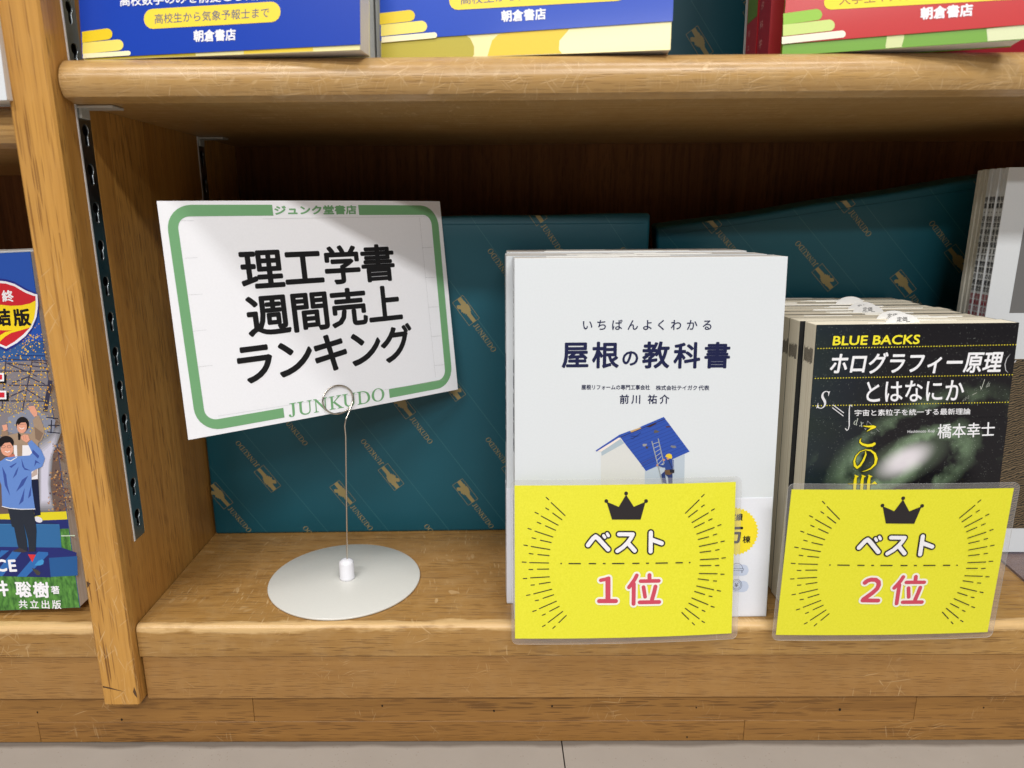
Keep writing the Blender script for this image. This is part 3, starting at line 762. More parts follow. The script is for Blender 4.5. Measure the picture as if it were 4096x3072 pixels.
M_SPACE = space_mat()
M_BCOV = paint((30, 32, 34), .3, .4, name='black_cover')
nums = ['first', 'second', 'third', 'fourth', 'fifth', 'sixth', 'seventh', 'eighth', 'ninth']
TB = .0139
slip_px = {0: 3612, 1: 3572, 3: 3470, 4: 3448, 6: 3395}
slips = ['foremost of the half-round white price slips above the small paperbacks', 'second price slip from the front above the small paperbacks, overlapped by the foremost', '', 'grey shaded price slip just behind the two bright ones', 'price slip behind the grey one, its left part showing', '', 'blank half-round slip highest and furthest back above the paperbacks']
for k in range(9):
    yk = YB2 + k * (TB + .00012); xk = XB + [0, -.0030, -.0024, -.0035, -.0018, -.0028, -.004, -.002, -.003][k]
    loc = (xk, yk, .0002); rot = (RB_[0] - .001 * k, 0, RB_[2] - [0, .006, .010, .004, .015, .02, .012, .02, .024][k])
    lab = ('black science paperback with a green galaxy cover, behind the second-place card' if k == 0 else
           'science paperback %s in its row, counted back from the galaxy cover' % nums[k])
    t = book('paperback', lab, 'book', loc, rot, WB, HB - [0, .0, .0004, .0002, .0, .0005, .0002, .0, .0003][k], TB, M_BCOV, M_PAGEC, 'right', 'small dark science paperbacks in a row')
    # grey printed stamp on the fore edge
    S = Print(Face(loc, rot, .0001, 'x'), 'edge_stamp', t, base=.00005)
    for j in range(7):
        uu = -.002 - j * .0015; S.raw([(uu, .1515 + random.uniform(-.001, .001)), (uu - .0013, .1510 + random.uniform(-.001, .001)), (uu - .0013, .1600 + random.uniform(-.002, .001)), (uu, .160 + random.uniform(-.002, .001))], [(0, 1, 2, 3)], (118, 112, 100), 0)
    S.done()
    if k in slip_px:
        Fk = Face(loc, rot, TB * .45); u = Fk.uv(slip_px[k], 1270).x; v0 = HB - .012; R = .0112
        s = thing('price_slip', slips[k], 'slip', Matrix.Translation(loc) @ Euler(rot).to_matrix().to_4x4() @ Vector((u, TB * .45, v0)), rot, 'half-round price slips in the paperbacks')
        pts = [(-.012, -.02), (.012, -.02), (.0105, .0105)] + [(.0100 * math.cos(a * math.pi / 16), .0108 + (.0062 if k != 6 else .0064) * math.sin(a * math.pi / 16)) for a in range(17)] + [(-.0105, .0105)]
        n = len(pts)
        mesh_obj('slip_paper', [(x, -.0001, z) for x, z in pts] + [(x, .0001, z) for x, z in pts], [tuple(range(n)), tuple(range(n, 2 * n))[::-1]] + [((i + 1) % n, i, n + i, n + (i + 1) % n) for i in range(n)], paint((232, 232, 232), .6), s)
        if k != 6:
            wl = s.location
            L_ = Print(Face(wl, rot, -.0001), 'slip_lettering', s)
            L_.chars('定価', (-.0021, .0141), (.0010, .0142), .0027, BLACK, local=True)
            L_.chars('1220', (-.0036, .0118), (-.0006, .0118), .0025, BLACK, local=True, wr=1.6, bold=.02); L_.chars('円', (.0030, .0118), (.0030, .0118), .0026, BLACK, local=True)
            L_.done()
    if k == 0: fb = t
FB = Face((XB, YB2, .0002), RB_)
c8 = crop(3072, 768, 2.16); c12 = crop(3072, 1536, 2.16)
P = Print(FB, 'cover_picture', fb, base=.00005); P.upoly([(.0002, .0002), (WB - .0002, .0002), (WB - .0002, HB - .0002), (.0002, HB - .0002)], M_SPACE, 0); P.done()
vob = FB.uv(*c12(900, 300)[0]).y
box('paper_band', (-.0002, -.0004, .0004), (WB + .0001, -.0002, vob), M_SPACE, fb)
P = Print(FB, 'title_lettering', fb, base=.0001)
LY = (240, 226, 44); WH = (236, 236, 240)
P.text('BLUE BACKS', c8(558, 1323)[0], c8(1303, 1311)[0], c8(568, 1246)[0], LY, 2, .035)
for (xa, ya, xb_, yb_), fn in (((432, 1352, 2140, 1319), c8), ((408, 1610, 2108, 1578), c8), ((388, 188, 2072, 157), c12)):
    for k in range(71):
        f = k / 70; q = fn(xa + (xb_ - xa) * f, ya + (yb_ - ya) * f)[0]
        uv = FB.uv(*q); P.raw([(uv.x + .00033 * math.cos(a * 1.0472), uv.y + .00033 * math.sin(a * 1.0472)) for a in range(6)], [tuple(range(6))], LY, 2)
P.text('ホログラフィー原理', c8(528, 1572)[0], c8(2000, 1556)[0], c8(560, 1392)[0], WH, 3, .022)
P.text('とはなにか', c12(850, 157)[0], c12(1688, 142)[0], c12(850, -22)[0], WH, 3, .012)
P.stroke(c8(2090, 1400, 2060, 1440, 2045, 1490, 2052, 1540, 2072, 1560), [1, 3, 4, 3, 1], (180, 180, 184), 3); P.stroke(c8(2128, 1470, 2140, 1455), 4, (180, 180, 184), 3)
P.done()
P = Print(Face((XB, YB2, .0002), RB_, -.0004), 'band_lettering', fb, base=.0001)
P.text('橋本幸士', c12(1462, 470)[0], c12(1953, 450)[0], c12(1466, 348)[0], WH, 3, .012)
P.text('Hashimoto Koji', c12(1203, 430)[0], c12(1435, 424)[0], c12(1205, 398)[0], WH, 3, 0)
P.text('宇宙と素粒子を統一する最新理論', c12(748, 276)[0], c12(1747, 262)[0], c12(748, 222)[0], WH, 3, .012)
P.text('S', c12(415, 212)[0], c12(505, 212)[0], c12(445, 60)[0], (222, 222, 226), 3, 0, italic=True)
P.stroke(c12(560, 180, 652, 248), 3.2, (222, 222, 226), 3); P.stroke(c12(556, 205, 648, 275), 3.2, (222, 222, 226), 3)
P.stroke(c12(725, 195, 715, 180, 703, 190, 700, 230, 700, 300, 700, 360, 692, 392, 678, 400, 668, 385), [2, 3, 3, 4, 5, 4, 3, 3, 4], (222, 222, 226), 3)
P.text('d x', c12(738, 350)[0], c12(820, 375)[0], c12(742, 285)[0], (190, 196, 186), 3, 0, italic=True)
P.stroke(c12(858, 318, 960, 412), 1.1, (180, 180, 184), 3); P.stroke(c12(858, 318, 842, 395, 830, 380), 1.1, (180, 180, 184), 3)
P.text('det G', c12(885, 425)[0], c12(925, 440)[0], c12(885, 400)[0], (150, 156, 146), 3, 0, italic=True)
P.stroke(c12(1870, -40, 1840, 45, 1832, 20), 2, (196, 200, 190), 3); P.text('dx', c12(1880, 30)[0], c12(1915, 20)[0], c12(1885, -15)[0], (170, 176, 166), 3, 0, italic=True)
P.text('a(x)', c12(1680, 160)[0], c12(1735, 125)[0], c12(1680, 125)[0], (150, 156, 146), 3, 0, italic=True); P.stroke(c12(1765, 92, 1800, 75), 1.6, (190, 190, 180), 3)
cz = crop(3150, 1700, 3.4031)
Y2 = (246, 226, 30)
for wd, col, ly in ((1.45, (60, 60, 20), 4), (1.0, Y2, 5)):
    e = 3 * (wd - 1) * 4
    P.stroke(cz(1030, 12, 1100, 20, 1160, 18, 1192, 26, 1130, 50, 1078, 86), [v + e for v in (2, 6, 9, 7, 7, 1)], col, ly)
    P.stroke(cz(1000, 178, 984, 205, 985, 235, 1020, 262, 1090, 280, 1150, 272, 1178, 255), [v + e for v in (1, 4, 6, 8, 11, 12, 11)], col, ly)
    P.stroke(cz(1058, 355, 1062, 400, 1030, 480, 990, 545, 945, 580, 915, 550, 905, 490, 930, 420, 985, 360, 1060, 335, 1130, 345, 1185, 390, 1205, 460, 1190, 530, 1130, 590, 1060, 622, 1010, 632), [v + e for v in (2, 6, 8, 8, 9, 9, 7, 5, 3, 3, 6, 9, 11, 9, 6, 3, 1)], col, ly)
    P.stroke(cz(825, 800, 1130, 802, 1210, 798), [v + e for v in (2, 3, 4)], col, ly); P.poly(cz(1140, 800, 1185, 762, 1216, 800), col, ly)
    for x in (930, 1025, 1115):
        P.stroke(cz(x, 690, x - 12, 760, x - 20, 880, x - 22, 940), [v + e for v in (8, 12, 12, 11)], col, ly, caps=False); P.poly(cz(x - 26, 682, x - 10, 676, x + 38, 696, x + 20, 712), col, ly)
P.done()
# ------------------------------------------------------------------ magazines on the far right
XC, YC = .3165, .0846; WC, HC, TC = .182, .2565, .0033
mo = ['front-most of the tall white magazines, grey panel on its cover', 'tall white magazine second from the front, spine lettering visible', 'tall white magazine third from the front, spine lettering visible', 'tall white magazine fourth from the front, spine lettering visible', 'tall white magazine fifth from the front, last with readable spine lettering', 'plain pale spine just behind the lettered magazine spines', 'plain pale spine second from the back of the magazine row', 'plain pale spine at the back of the magazine row against the teal box']
FCm = Face((XC, YC, .0022), (0, 0, 0))
SPN = Face((XC, YC, .0022), (0, 0, 0), 0, 'x')
c2r = crop(3600, 650, 2.764)
for k in range(8):
    xk = XC + [0, .0003, -.0004, .0002, -.0002, .0006, 0, -.0006][k]; loc = (xk, YC + k * (TC + .0002), .0022)
    t = book('magazine', mo[k], 'magazine', loc, (0, 0, 0), WC, HC - (.0004 if k % 2 else 0), TC, M_WHITEP if k < 5 else paint((206, 204, 192), .5), M_PAGEW, 'left', 'tall white physics magazines in a row')
    if k < 5:
        S = Print(Face(loc, (0, 0, 0), 0, 'x'), 'spine_lettering', t, base=.0001)
        z0 = SPN.uv(*c2r(1085, 405)[0]).y; z1 = SPN.uv(*c2r(925, 1400)[0]).y
        S.chars('特集・初学者を悩ます物理の概念', (-TC / 2, z0), (-TC / 2, z1), (z0 - z1) / 14 * .92, BLACK, local=True, vertical=True, wr=.42 * 1.9 * .9, bold=.012)
        S.done(); S = Print(S.f, 'red_spine_lettering', t, base=.0001)
        S.chars('理解の勘所', (-TC / 2, z1 - (z0 - z1) / 14 * 1.25), (-TC / 2, z1 - (z0 - z1) / 14 * 5.2), (z0 - z1) / 14 * .92, (176, 42, 58), local=True, vertical=True, wr=.72, bold=.012)
        S.done()
    if k == 0:
        P = Print(FCm, 'cover_printing', t)
        a = FCm.uv(*c2r(1371, 560)[0]); b = FCm.uv(4037, 1252); x0 = b.x; 
        P.upoly([(x0, b.y), (WC - .012, b.y), (WC - .012, a.y + .02), (x0, a.y + .02)], (112, 112, 112), 1)
        q = NT('woven_pattern_print'); tc = q.n('ShaderNodeTexCoord')
        wv = q.n('ShaderNodeTexWave', {'Vector': q.n('ShaderNodeMapping', {0: tc.outputs['Object'], 2: (0, .35, 0)}).outputs[0], 'Scale': 200.0, 'Distortion': 8.0, 'Detail': 2.0, 'Detail Scale': 1.2}, bands_direction='Z').outputs[0]
        q.set(Base_Color=q.mix(q.ramp(wv, .35, .7), lin((24, 26, 22)), lin((122, 104, 78))), Roughness=.4)
        a = FCm.uv(4060, 1436); b = FCm.uv(4060, 2113)
        P.upoly([(.0003, b.y), (WC - .0003, b.y), (WC - .0003, a.y), (.0003, a.y)], q.m, 1); P.done()
# acrylic sheet the magazines stand on
a = onz(4024, 2265, .0002); b = onz(4096, 2328, .0002)
dirv = (b - a).normalized()
pA = a - dirv * .055; pB = a + dirv * .09
ac = thing('acrylic_base', 'clear acrylic sheet with a bluish edge under the tall magazines', 'acrylic sheet', (pA.x, pA.y, 0.0))
q0 = [(0, 0), (pB.x - pA.x, pB.y - pA.y), (pB.x - pA.x + .12, pB.y - pA.y), (.26, .09), (0, .09)]
n = len(q0)
mesh_obj('acrylic_plate', [(x, y, .0003) for x, y in q0] + [(x, y, .0019) for x, y in q0], [tuple(range(n))[::-1], tuple(range(n, 2 * n))], M_ACR, ac)
mesh_obj('plate_edge', [(x, y, .0003) for x, y in q0] + [(x, y, .0019) for x, y in q0], [(i, (i + 1) % n, n + (i + 1) % n, n + i) for i in range(n)], M_ACRE, ac)
# ------------------------------------------------------------------ laminated ranking cards
CW, CH = .128, .091
def near(p, s): p = Vector(p); return CAM + (p - CAM) * s
K1 = .9845; K2 = .970
L1 = near((.0128, -.0023, -.0074), K1); R1 = tuple(map(math.radians, (-8.05, .25, 2.32)))
L2 = near((.1669, .0031, -.0091), K2); R2c = tuple(map(math.radians, (-.86, .76, 1.99)))
F1 = Face(L1, R1); F1w = CW * K1, CH * K1
def local_card(p):                       # card 1 photo point -> fraction of the card
    u = F1.uv(*p); return (u.x / F1w[0] * CW, u.y / F1w[1] * CH)
def ranking_card(label, loc, rot, k, number):
    t = thing('ranking_card', label, 'card', loc, rot, 'yellow ranking cards')
    W, H = CW * k, CH * k
    q = NT('yellow_card_paper'); tc = q.n('ShaderNodeTexCoord')
    nz = q.n('ShaderNodeTexNoise', {'Vector': tc.outputs['Object'], 'Scale': 1100.0, 'Detail': 3.0}).outputs[0]
    nb = q.n('ShaderNodeTexNoise', {'Vector': tc.outputs['Object'], 'Scale': 40.0, 'Detail': 1.0}).outputs[0]
    q.set(Base_Color=q.mix(q.ramp(nz, .3, .7), lin((222, 218, 26)), lin((230, 226, 46))), Roughness=.45, Coat_Weight=.6, Coat_Roughness=.08,
          Coat_Normal=q.n('ShaderNodeBump', {'Height': nb, 'Strength': .3, 'Distance': .002}).outputs[0])
    box('yellow_paper', (0, 0, 0), (W, .00018, H), q.m, t)
    m, r = .0036, .0035; pts = []
    for cx, cz_, a0 in ((W + m - r, H + m * .9 - r, 0), (-m * .55 + r, H + m * .9 - r, 90), (-m * .55 + r, -m + r, 180), (W + m - r, -m + r, 270)):
        for j in range(7): a = math.radians(a0 + 15 * j); pts.append((cx + r * math.cos(a), cz_ + r * math.sin(a)))
    n = len(pts)
    mesh_obj('laminate', [(x, .0002, z) for x, z in pts] + [(x, .0005, z) for x, z in pts], [tuple(range(n)), tuple(range(n, 2 * n))[::-1]] + [((i + 1) % n, i, n + i, n + (i + 1) % n) for i in range(n)], [M_LAM, M_LAME], t, [0, 0] + [1] * n)
    f = Face(loc, rot)
    P = Print(f, 'crown', t)
    G = lambda pts: [(x * k, y * k) for x, y in map(local_card, pts)]
    INK = (44, 40, 42)
    P.upoly(G(c11(978, 948, 1045, 1052, 1146, 1008, 1103, 1162, 857, 1162, 810, 1008, 915, 1052)), INK, 1)
    for x, y in ((978, 937), (808, 1003), (1150, 1003)): P.upoly(G(c11(*[z for j in range(16) for z in (x + 16.5 * math.cos(j * math.pi / 8), y + 16.5 * math.sin(j * math.pi / 8))])), INK, 1)
    P.done()
    P = Print(f, 'rays_and_dashes', t)
    U = lambda d: (Vector(local_card((2500 + d, 2200))) - Vector(local_card((2500, 2200)))).length * k
    rays = [(293, 975, 315, 995), (337, 1020, 455, 1130), (290, 1066, 315, 1082), (350, 1110, 427, 1165), (198, 1105, 225, 1117), (252, 1137, 395, 1213), (217, 1190, 247, 1202), (287, 1220, 373, 1257), (137, 1245, 165, 1253), (197, 1267, 350, 1315), (172, 1325, 203, 1332), (244, 1345, 336, 1363), (102, 1389, 133, 1394), (165, 1400, 325, 1424), (148, 1461, 180, 1465), (222, 1469, 318, 1476), (88, 1536, 121, 1537), (152, 1540, 314, 1540), (146, 1599, 178, 1599), (218, 1595, 315, 1592)]
    rays2 = [(97, 20, 127, 18), (160, 12, 320, 0), (163, 75, 192, 72), (235, 63, 328, 46), (125, 165, 155, 158), (187, 150, 340, 107), (200, 208, 228, 202), (267, 186, 357, 154), (178, 302, 207, 292), (235, 276, 380, 209), (260, 333, 286, 321), (323, 297, 405, 253), (262, 430, 285, 416), (310, 394, 435, 296), (350, 445, 370, 425), (402, 393, 465, 330)]
    allr = [c11(*a) for a in rays] + [c15(*a) for a in rays2]
    for a in allr:
        uv = G(a); P.ustroke(uv, U(3.9), INK, 1)
        P.ustroke([(W * .994 - u, v + .0002) for u, v in uv], U(3.9), INK, 1)
    for a, b in ((415, 428), (485, 590), (658, 720), (778, 802), (857, 963), (1032, 1093), (1150, 1175), (1232, 1338), (1405, 1468), (1522, 1535)):
        P.ustroke(G(c11(a, 1543 - (a - 415) * .008, b, 1543 - (b - 415) * .008)), U(4.6), INK, 1, caps=False)
    P.done()
    P = Print(f, 'lettering', t)
    cb = crop(2280, 2080, 4.8087); cn = crop(2300, 2240, 4.8087)
    st = [[(335, 460, 430, 335, 480, 295, 530, 335, 718, 540), 83], [(890 + 35, 250, 1190, 250, 1150, 330, 1090, 410, 1000, 500, 893, 572), 76], [(1105, 430, 1225, 562), 80], [(1535, 220, 1530, 580), 80], [(1540, 350, 1745, 425), 80], [(630, 275, 655, 310), 55], [(700, 240, 725, 280), 55]]
    for pts, wpx in st:
        P.ustroke(G(cb(*pts)), U((wpx + 58) / 4.8087), (40, 36, 40), 1); P.ustroke(G(cb(*pts)), U(wpx / 4.8087), (238, 236, 240), 3)
    RED = (204, 72, 92); CR = (240, 236, 226)
    wei = [[(1168, 268, 1130, 345, 1085, 410, 1020, 495), 76], [(1112, 430, 1108, 812), 78], [(1412, 262, 1414, 340), 78], [(1243, 378, 1592, 374), 74], [(1298, 492, 1328, 678), 74], [(1528, 484, 1500, 600, 1462, 730), 80], [(1225, 784, 1600, 780), 78]]
    if number == 1: num = [[(482, 362, 560, 345, 632, 322), 72], [(618, 340, 618, 730), 98], [(452, 760, 768, 758), 84]]
    else:
        num = [[(440, 395, 480, 355, 550, 330, 640, 332, 700, 375, 712, 440, 690, 510, 620, 590, 540, 660, 455, 730), 88], [(440, 755, 740, 755), 84]]
        num = [[tuple(v - (0 if i % 2 else 0) for i, v in enumerate(n_[0])), n_[1]] for n_ in num]
    for pts, wpx in num + wei: P.ustroke(G(cn(*pts)), U((wpx + 76) / 4.8087), CR, 1)
    for pts, wpx in num + wei: P.ustroke(G(cn(*pts)), U(wpx / 4.8087), RED, 3)
    P.done()
    # clear L-shaped holder that grips the card
    bm = bmesh.new(); add_box(bm, (W * .12, .0007, .0145), (W * .965, .0016, H * .42), .0003); 
    bm_obj('clear_holder', bm, M_LAM, t)
    sg = 1 if number == 1 else .6
    bend(t, lambda x, z: -.0022 * sg * (1 - (2 * x / W - 1) ** 2) + .0012 * (z / H - .5) ** 2 * (x / W), -.002, W + .004)
    return t
ranking_card('yellow laminated first-place card with black crown, in front of the white textbooks', L1, R1, K1, 1)
ranking_card('yellow laminated second-place card with black crown, in front of the dark paperbacks', L2, R2c, K2, 2)
# ------------------------------------------------------------------ sign and its wire stand
SL = Vector((-.1643, -.0009, .1145)); SR = tuple(map(math.radians, (-6.95, .01, 38.49)))
FS = Face(SL, SR)
sign = thing('ranking_sign', 'white paper sign with green frame and large black lettering, clipped in a wire ring', 'sign', SL, SR)
c5 = crop(0, 768, 2.16); c6 = crop(1024, 768, 2.16); c9 = crop(0, 1536, 2.16); c10 = crop(1024, 1536, 2.16)
qs = [FS.uv(*p) for p in (c9(1637, 487)[0], c10(1760, 48)[0], c6(1603, 76)[0], c5(1362, 73)[0])]
V = [(p.x, 0, p.y) for p in qs] + [(p.x, .0003, p.y) for p in qs]
mesh_obj('sign_card', V, [(0, 1, 2, 3), (7, 6, 5, 4), (1, 0, 4, 5), (2, 1, 5, 6), (3, 2, 6, 7), (0, 3, 7, 4)], M_SIGN, sign)
P = Print(FS, 'green_frame', sign)
GR = (118, 172, 122)
ol = (FS.uv(677, 884).x + FS.uv(757, 1536).x) / 2; il = (FS.uv(720, 900).x + FS.uv(799, 1536).x) / 2
ot = (FS.uv(800, 822).y + FS.uv(1695, 817.5).y) / 2; it = (FS.uv(800, 867).y + FS.uv(1700, 856).y) / 2
orr = (FS.uv(1756, 880).x + FS.uv(1816, 1490).x) / 2; ir = (FS.uv(1728, 880).x + FS.uv(1788, 1490).x) / 2
ob_ = (FS.uv(850, 1723).y + FS.uv(1138, 1670).y + FS.uv(1560, 1592).y) / 3; ib = (FS.uv(1135, 1631).y + FS.uv(1557, 1557).y) / 2
gt0, gt1 = FS.uv(1091, 840).x, FS.uv(1435, 840).x; gb0, gb1 = FS.uv(1136, 1650).x, FS.uv(1558, 1575).x
def arc(cx, cy, r, a0, a1): return [(cx + r * math.cos(math.radians(a0 + (a1 - a0) * j / 8)), cy + r * math.sin(math.radians(a0 + (a1 - a0) * j / 8))) for j in range(9)]
ro, ri = .0135, .0065
def cband(g0, g1, xo, xi, side):
    s = 1 if side == 'r' else -1
    A = lambda cx, cy, r, a0, a1: arc(cx, cy, r, a0, a1)
    if side == 'r':
        o = [(g0, ot)] + A(xo - ro, ot - ro, ro, 90, 0) + A(xo - ro, ob_ + ro, ro, 0, -90) + [(g1, ob_)]
        i = [(g0, it)] + A(xi - ri, it - ri, ri, 90, 0) + A(xi - ri, ib + ri, ri, 0, -90) + [(g1, ib)]
    else:
        o = [(g0, ot)] + A(xo + ro, ot - ro, ro, 90, 180) + A(xo + ro, ob_ + ro, ro, 180, 270) + [(g1, ob_)]
        i = [(g0, it)] + A(xi + ri, it - ri, ri, 90, 180) + A(xi + ri, ib + ri, ri, 180, 270) + [(g1, ib)]
    n = len(o); fs = [(j, j + 1, n + j + 1, n + j) if side == 'l' else (j + 1, j, n + j, n + j + 1) for j in range(n - 1)]
    P.raw(o + i, fs, GR, 1)
cband(gt1, gb1, orr, ir, 'r'); cband(gt0, gb0, ol, il, 'l')
P.done()
P = Print(FS, 'lettering', sign)
P.text('ジュンク堂書店', c6(166, 197)[0], c6(868, 190)[0], c6(160, 118)[0], GR, 1, .045)
P.text('JUNKUDO', c10(288, 290)[0], c10(1115, 140)[0], c10(272, 170)[0], GR, 1, .008, italic=True, unshear=.22)
BK = (26, 26, 28)
P.chars('理工学書', (1049, 1076), (1513, 1052), 170, BK, 2, .026, wr=1.03)
P.chars('週間売上', (1074, 1259), (1541, 1216), 172, BK, 2, .026, wr=1.03)
P.chars('ランキング', (1021, 1452), (1588, 1373), 178, BK, 2, .026, wr=1.10)
GL_ = (196, 196, 200)
P.stroke(c6(60, 232, 1500, 210), .8, GL_, 1, False); P.stroke(c6(1422, 220, 1560, 1605), .8, GL_, 1, False)
P.stroke([c9(1890, 278)[0], c10(1640, -35)[0]], .8, GL_, 1, False)
for a, b in (((1445, 480), (1535, 476)), ((1475, 738), (1562, 735)), ((1500, 995), (1590, 990)), ((1525, 1250), (1618, 1242)), ((1550, 1500), (1642, 1492))): P.stroke([c6(*a)[0], c6(*b)[0]], .8, (180, 180, 184), 1, False)
for a, b in (((1570, 244), (1680, 246)), ((1602, 570), (1715, 565)), ((1637, 888), (1755, 881)), ((1675, 1203), (1790, 1191)), ((1715, 1513), (1843, 1497))): P.stroke([c5(*a)[0], c5(*b)[0]], .8, (180, 180, 184), 1, False)
P.done()
rcu = FS.uv(1349, 1598).x
bend(sign, lambda x, z: .0020 * ((x - rcu) / .09) ** 2, -.004, .186, 30)
stand = thing('sign_stand', 'round white base with a thin steel wire and ring holding the paper sign', 'sign stand', (-.09705, .05346, .0002))
B0 = stand.location
lathe('base_disc', [(.0484, 0), (.0490, .0003), (.0490, .0012), (.0486, .0015), (.0001, .0016)], M_DISC, stand, 96)
xc = ony(1388, 2290, .053).x - B0.x; yc = .053 - B0.y
lathe('wire_collar', [(.0050, .0016), (.0051, .0028), (.0048, .0034), (.0048, .0125), (.0044, .0138), (.0028, .0148), (.0016, .0152)], M_PLAST, stand, 32, (xc, yc))
rc = FS.uv(1349, 1598); k_ = FS.uv(1349 + 59, 1598) - rc
Rr = .0088
MS = Euler(SR).to_matrix()
def on_sign(u, v, d): return SL + MS @ Vector((u, d, v)) - B0
bend = on_sign(*FS.uv(1376, 1678), -.0022); yb = bend.y + B0.y
pts = [Vector((xc, yc, .012)), ony(1389, 2237, .053) - B0] + [ony(px_, py_, .053 + (yb - .053) * (2237 - py_) / (2237 - 1678)) - B0 for px_, py_ in ((1387, 2080), (1385, 1930), (1384, 1830), (1383, 1744), (1379, 1704))]
pts += [bend, on_sign(*FS.uv(1384, 1662), -.0019), on_sign(*FS.uv(1394, 1641), -.0016)]
n_ = 64
for j in range(n_):
    a = math.radians(-22 + 655 * j / (n_ - 1)); d = -.0014 + .0034 * max(0, (j / (n_ - 1) - .42)) / .58 * 1.0
    if j / (n_ - 1) < .42: d = -.0012
    pts.append(on_sign(rc.x + Rr * 1.17 * math.cos(a), rc.y + Rr * math.sin(a), d))
bm = bmesh.new(); tube(bm, pts, .00052, 10); bm_obj('wire_ring', bm, M_WIRE, stand, smooth=True)
# ------------------------------------------------------------------ books on the upper shelf
def base_pose(pl, pr_, z, lean):
    a = onz(*pl, z); b = onz(*pr_, z); return a, (lean, 0, math.atan2(b.y - a.y, b.x - a.x)), (b - a).length
BL_, CRM = (24, 66, 178), (246, 236, 172)
def stripes(P, cs, cols, fn):
    for (xa, ya, xe, ye, h), col in zip(cs, cols):
        q = [(xa, ya), (xe, ye)] + [(xe + h / 2 * math.sin(a), ye + h / 2 - h / 2 * math.cos(a)) for a in [math.pi * j / 8 for j in range(1, 8)]] + [(xe, ye + h), (xa, ya + h)]
        P.poly(fn(*[z for p in q for z in p]), col, 3)
def upper_book(label, pl, pr_, lean, covcol, bandcol, bandpx, group):
    loc, rot, wdt = base_pose(pl, pr_, ZT + .0004, lean)
    t = book('thick_textbook', label, 'book', loc, rot, wdt, .210, .016, paint(covcol, .35, .15, spec=.3), M_PAGEW, 'left', group)
    f = Face(loc, rot); a = f.uv(*bandpx[0]); b = f.uv(*bandpx[1]); W = wdt
    V = [(-.0002, -.0006, a.y), (W * .5, -.0006, (a.y + b.y) / 2), (W + .0004, -.0006, b.y), (W + .0004, -.0006, .11), (-.0002, -.0006, .11)]
    mesh_obj('paper_band', V + [(x, -.0003, z) for x, y, z in V], [(0, 1, 2, 3, 4), (9, 8, 7, 6, 5)] + [((i + 1) % 5, i, 5 + i, 5 + (i + 1) % 5) for i in range(5)], paint(bandcol, .35, .1, spec=.25), t)
    return t, Face(loc, rot), Face(loc, rot, -.0006)
g = 'colourful textbooks on the upper shelf'
c1 = crop(0, 0, 2.16); c2 = crop(1024, 0, 2.16); c3 = crop(2048, 0, 2.16); c4 = crop(3072, 0, 2.16)
PILL, PTX, WHT = (250, 222, 60), (96, 98, 128), (244, 244, 250)
YS = [(240, 208, 20), (246, 228, 110), (252, 244, 200)]
def pill(P, xa, ya, xb_, yb_, h, col):
    P.stroke([(xa, ya), (xb_, yb_)], h, col, 2)
t, f0, fb_ = upper_book('textbook with deep blue band and yellow pill print, leftmost on the upper shelf', (334, 243), (1440, 200), -.12, CRM, BL_, [(334, 235), (1443, 179)], g)
P = Print(fb_, 'band_lettering', t)
stripes(P, [(711, 275, 925, 247, 96), (715, 372, 1020, 342, 96), (718, 465, 1110, 440, 40)], YS, c1)
pill(P, 611, 76, 1086, 48, 70, PILL)
P.text('高校生から気象予報士まで', c1(1338, 208)[0], c2(115, 152)[0], c1(1338, 122)[0], PTX, 3, .006)
P.text('朝倉書店', c1(1678, 362)[0], c1(2037, 348)[0], c1(1675, 265)[0], WHT, 3, .035)
P.text('高校数学のみを前提とした入門書', c1(1040, 56)[0], c2(300, -10)[0], c1(1038, -40)[0], WHT, 3, .02); P.done()
P = Print(f0, 'cover_print', t); P.vmin = .0003; W = .14
P.upoly([(.001, .0003), (.06, .0003), (.06, .1), (.001, .1)], (196, 176, 40), 0); P.done(); P = Print(f0, 'cover_print', t); P.upoly([(.085, .0003), (.12, .0003), (.12, .1), (.085, .1)], (240, 208, 50), 0); P.done()
t, f0, fb_ = upper_book('textbook with blue band above a yellow and cream cover, middle of the upper shelf', (1524, 243), (2682, 200), -.12, CRM, (26, 74, 190), [(1524, 165), (2693, 86)], g)
P = Print(fb_, 'band_lettering', t)
stripes(P, [(1070, 116, 1325, 87, 98), (1080, 216, 1430, 180, 98), (1085, 320, 1540, 280, 50)], YS, c2)
pill(P, 1832, 2, 2470, -35, 70, PILL)
P.text('高校生から気象予報士まで', c2(1770, 42)[0], (2400, -20), c2(1770, -45)[0], PTX, 3, .006)
P.text('朝倉書店', c2(2125, 190)[0], c3(292, 167)[0], c2(2120, 95)[0], WHT, 3, .035); P.done()
P = Print(f0, 'cover_print', t); P.vmin = .0003
P.poly(c2(1083, 345, 1600, 300, 1790, 290, 1850, 330, 1884, 400, 1884, 470, 1870, 530, 1083, 560), (184, 170, 40), 0)
P.done(); P = Print(f0, 'cover_print', t); P.vmin = .0003
P.poly([c2(2000, 560)[0], c2(2015, 430)[0], c2(2040, 350)[0], c2(2090, 300)[0], c2(2212, 270)[0], c3(520, 200)[0], c3(480, 270)[0], c3(410, 350)[0], c3(405, 430)[0], c3(430, 510)[0]], (236, 202, 44), 0); P.done()
t, f0, fb_ = upper_book('textbook with coral red band and green stripes, rightmost on the upper shelf', (3127, 224), (4096, 158), -.10, (112, 166, 44), (196, 28, 30), [(3127, 178), (4096, 100)], g)
P = Print(fb_, 'band_lettering', t); GS = [(150, 200, 60), (206, 226, 130), (240, 242, 220)]
stripes(P, [(132, 118, 418, 78, 98), (130, 215, 528, 170, 98), (120, 320, 640, 264, 62)], GS, c4)
pill(P, 3330, 5, 4096, -40, 68, (250, 226, 30))
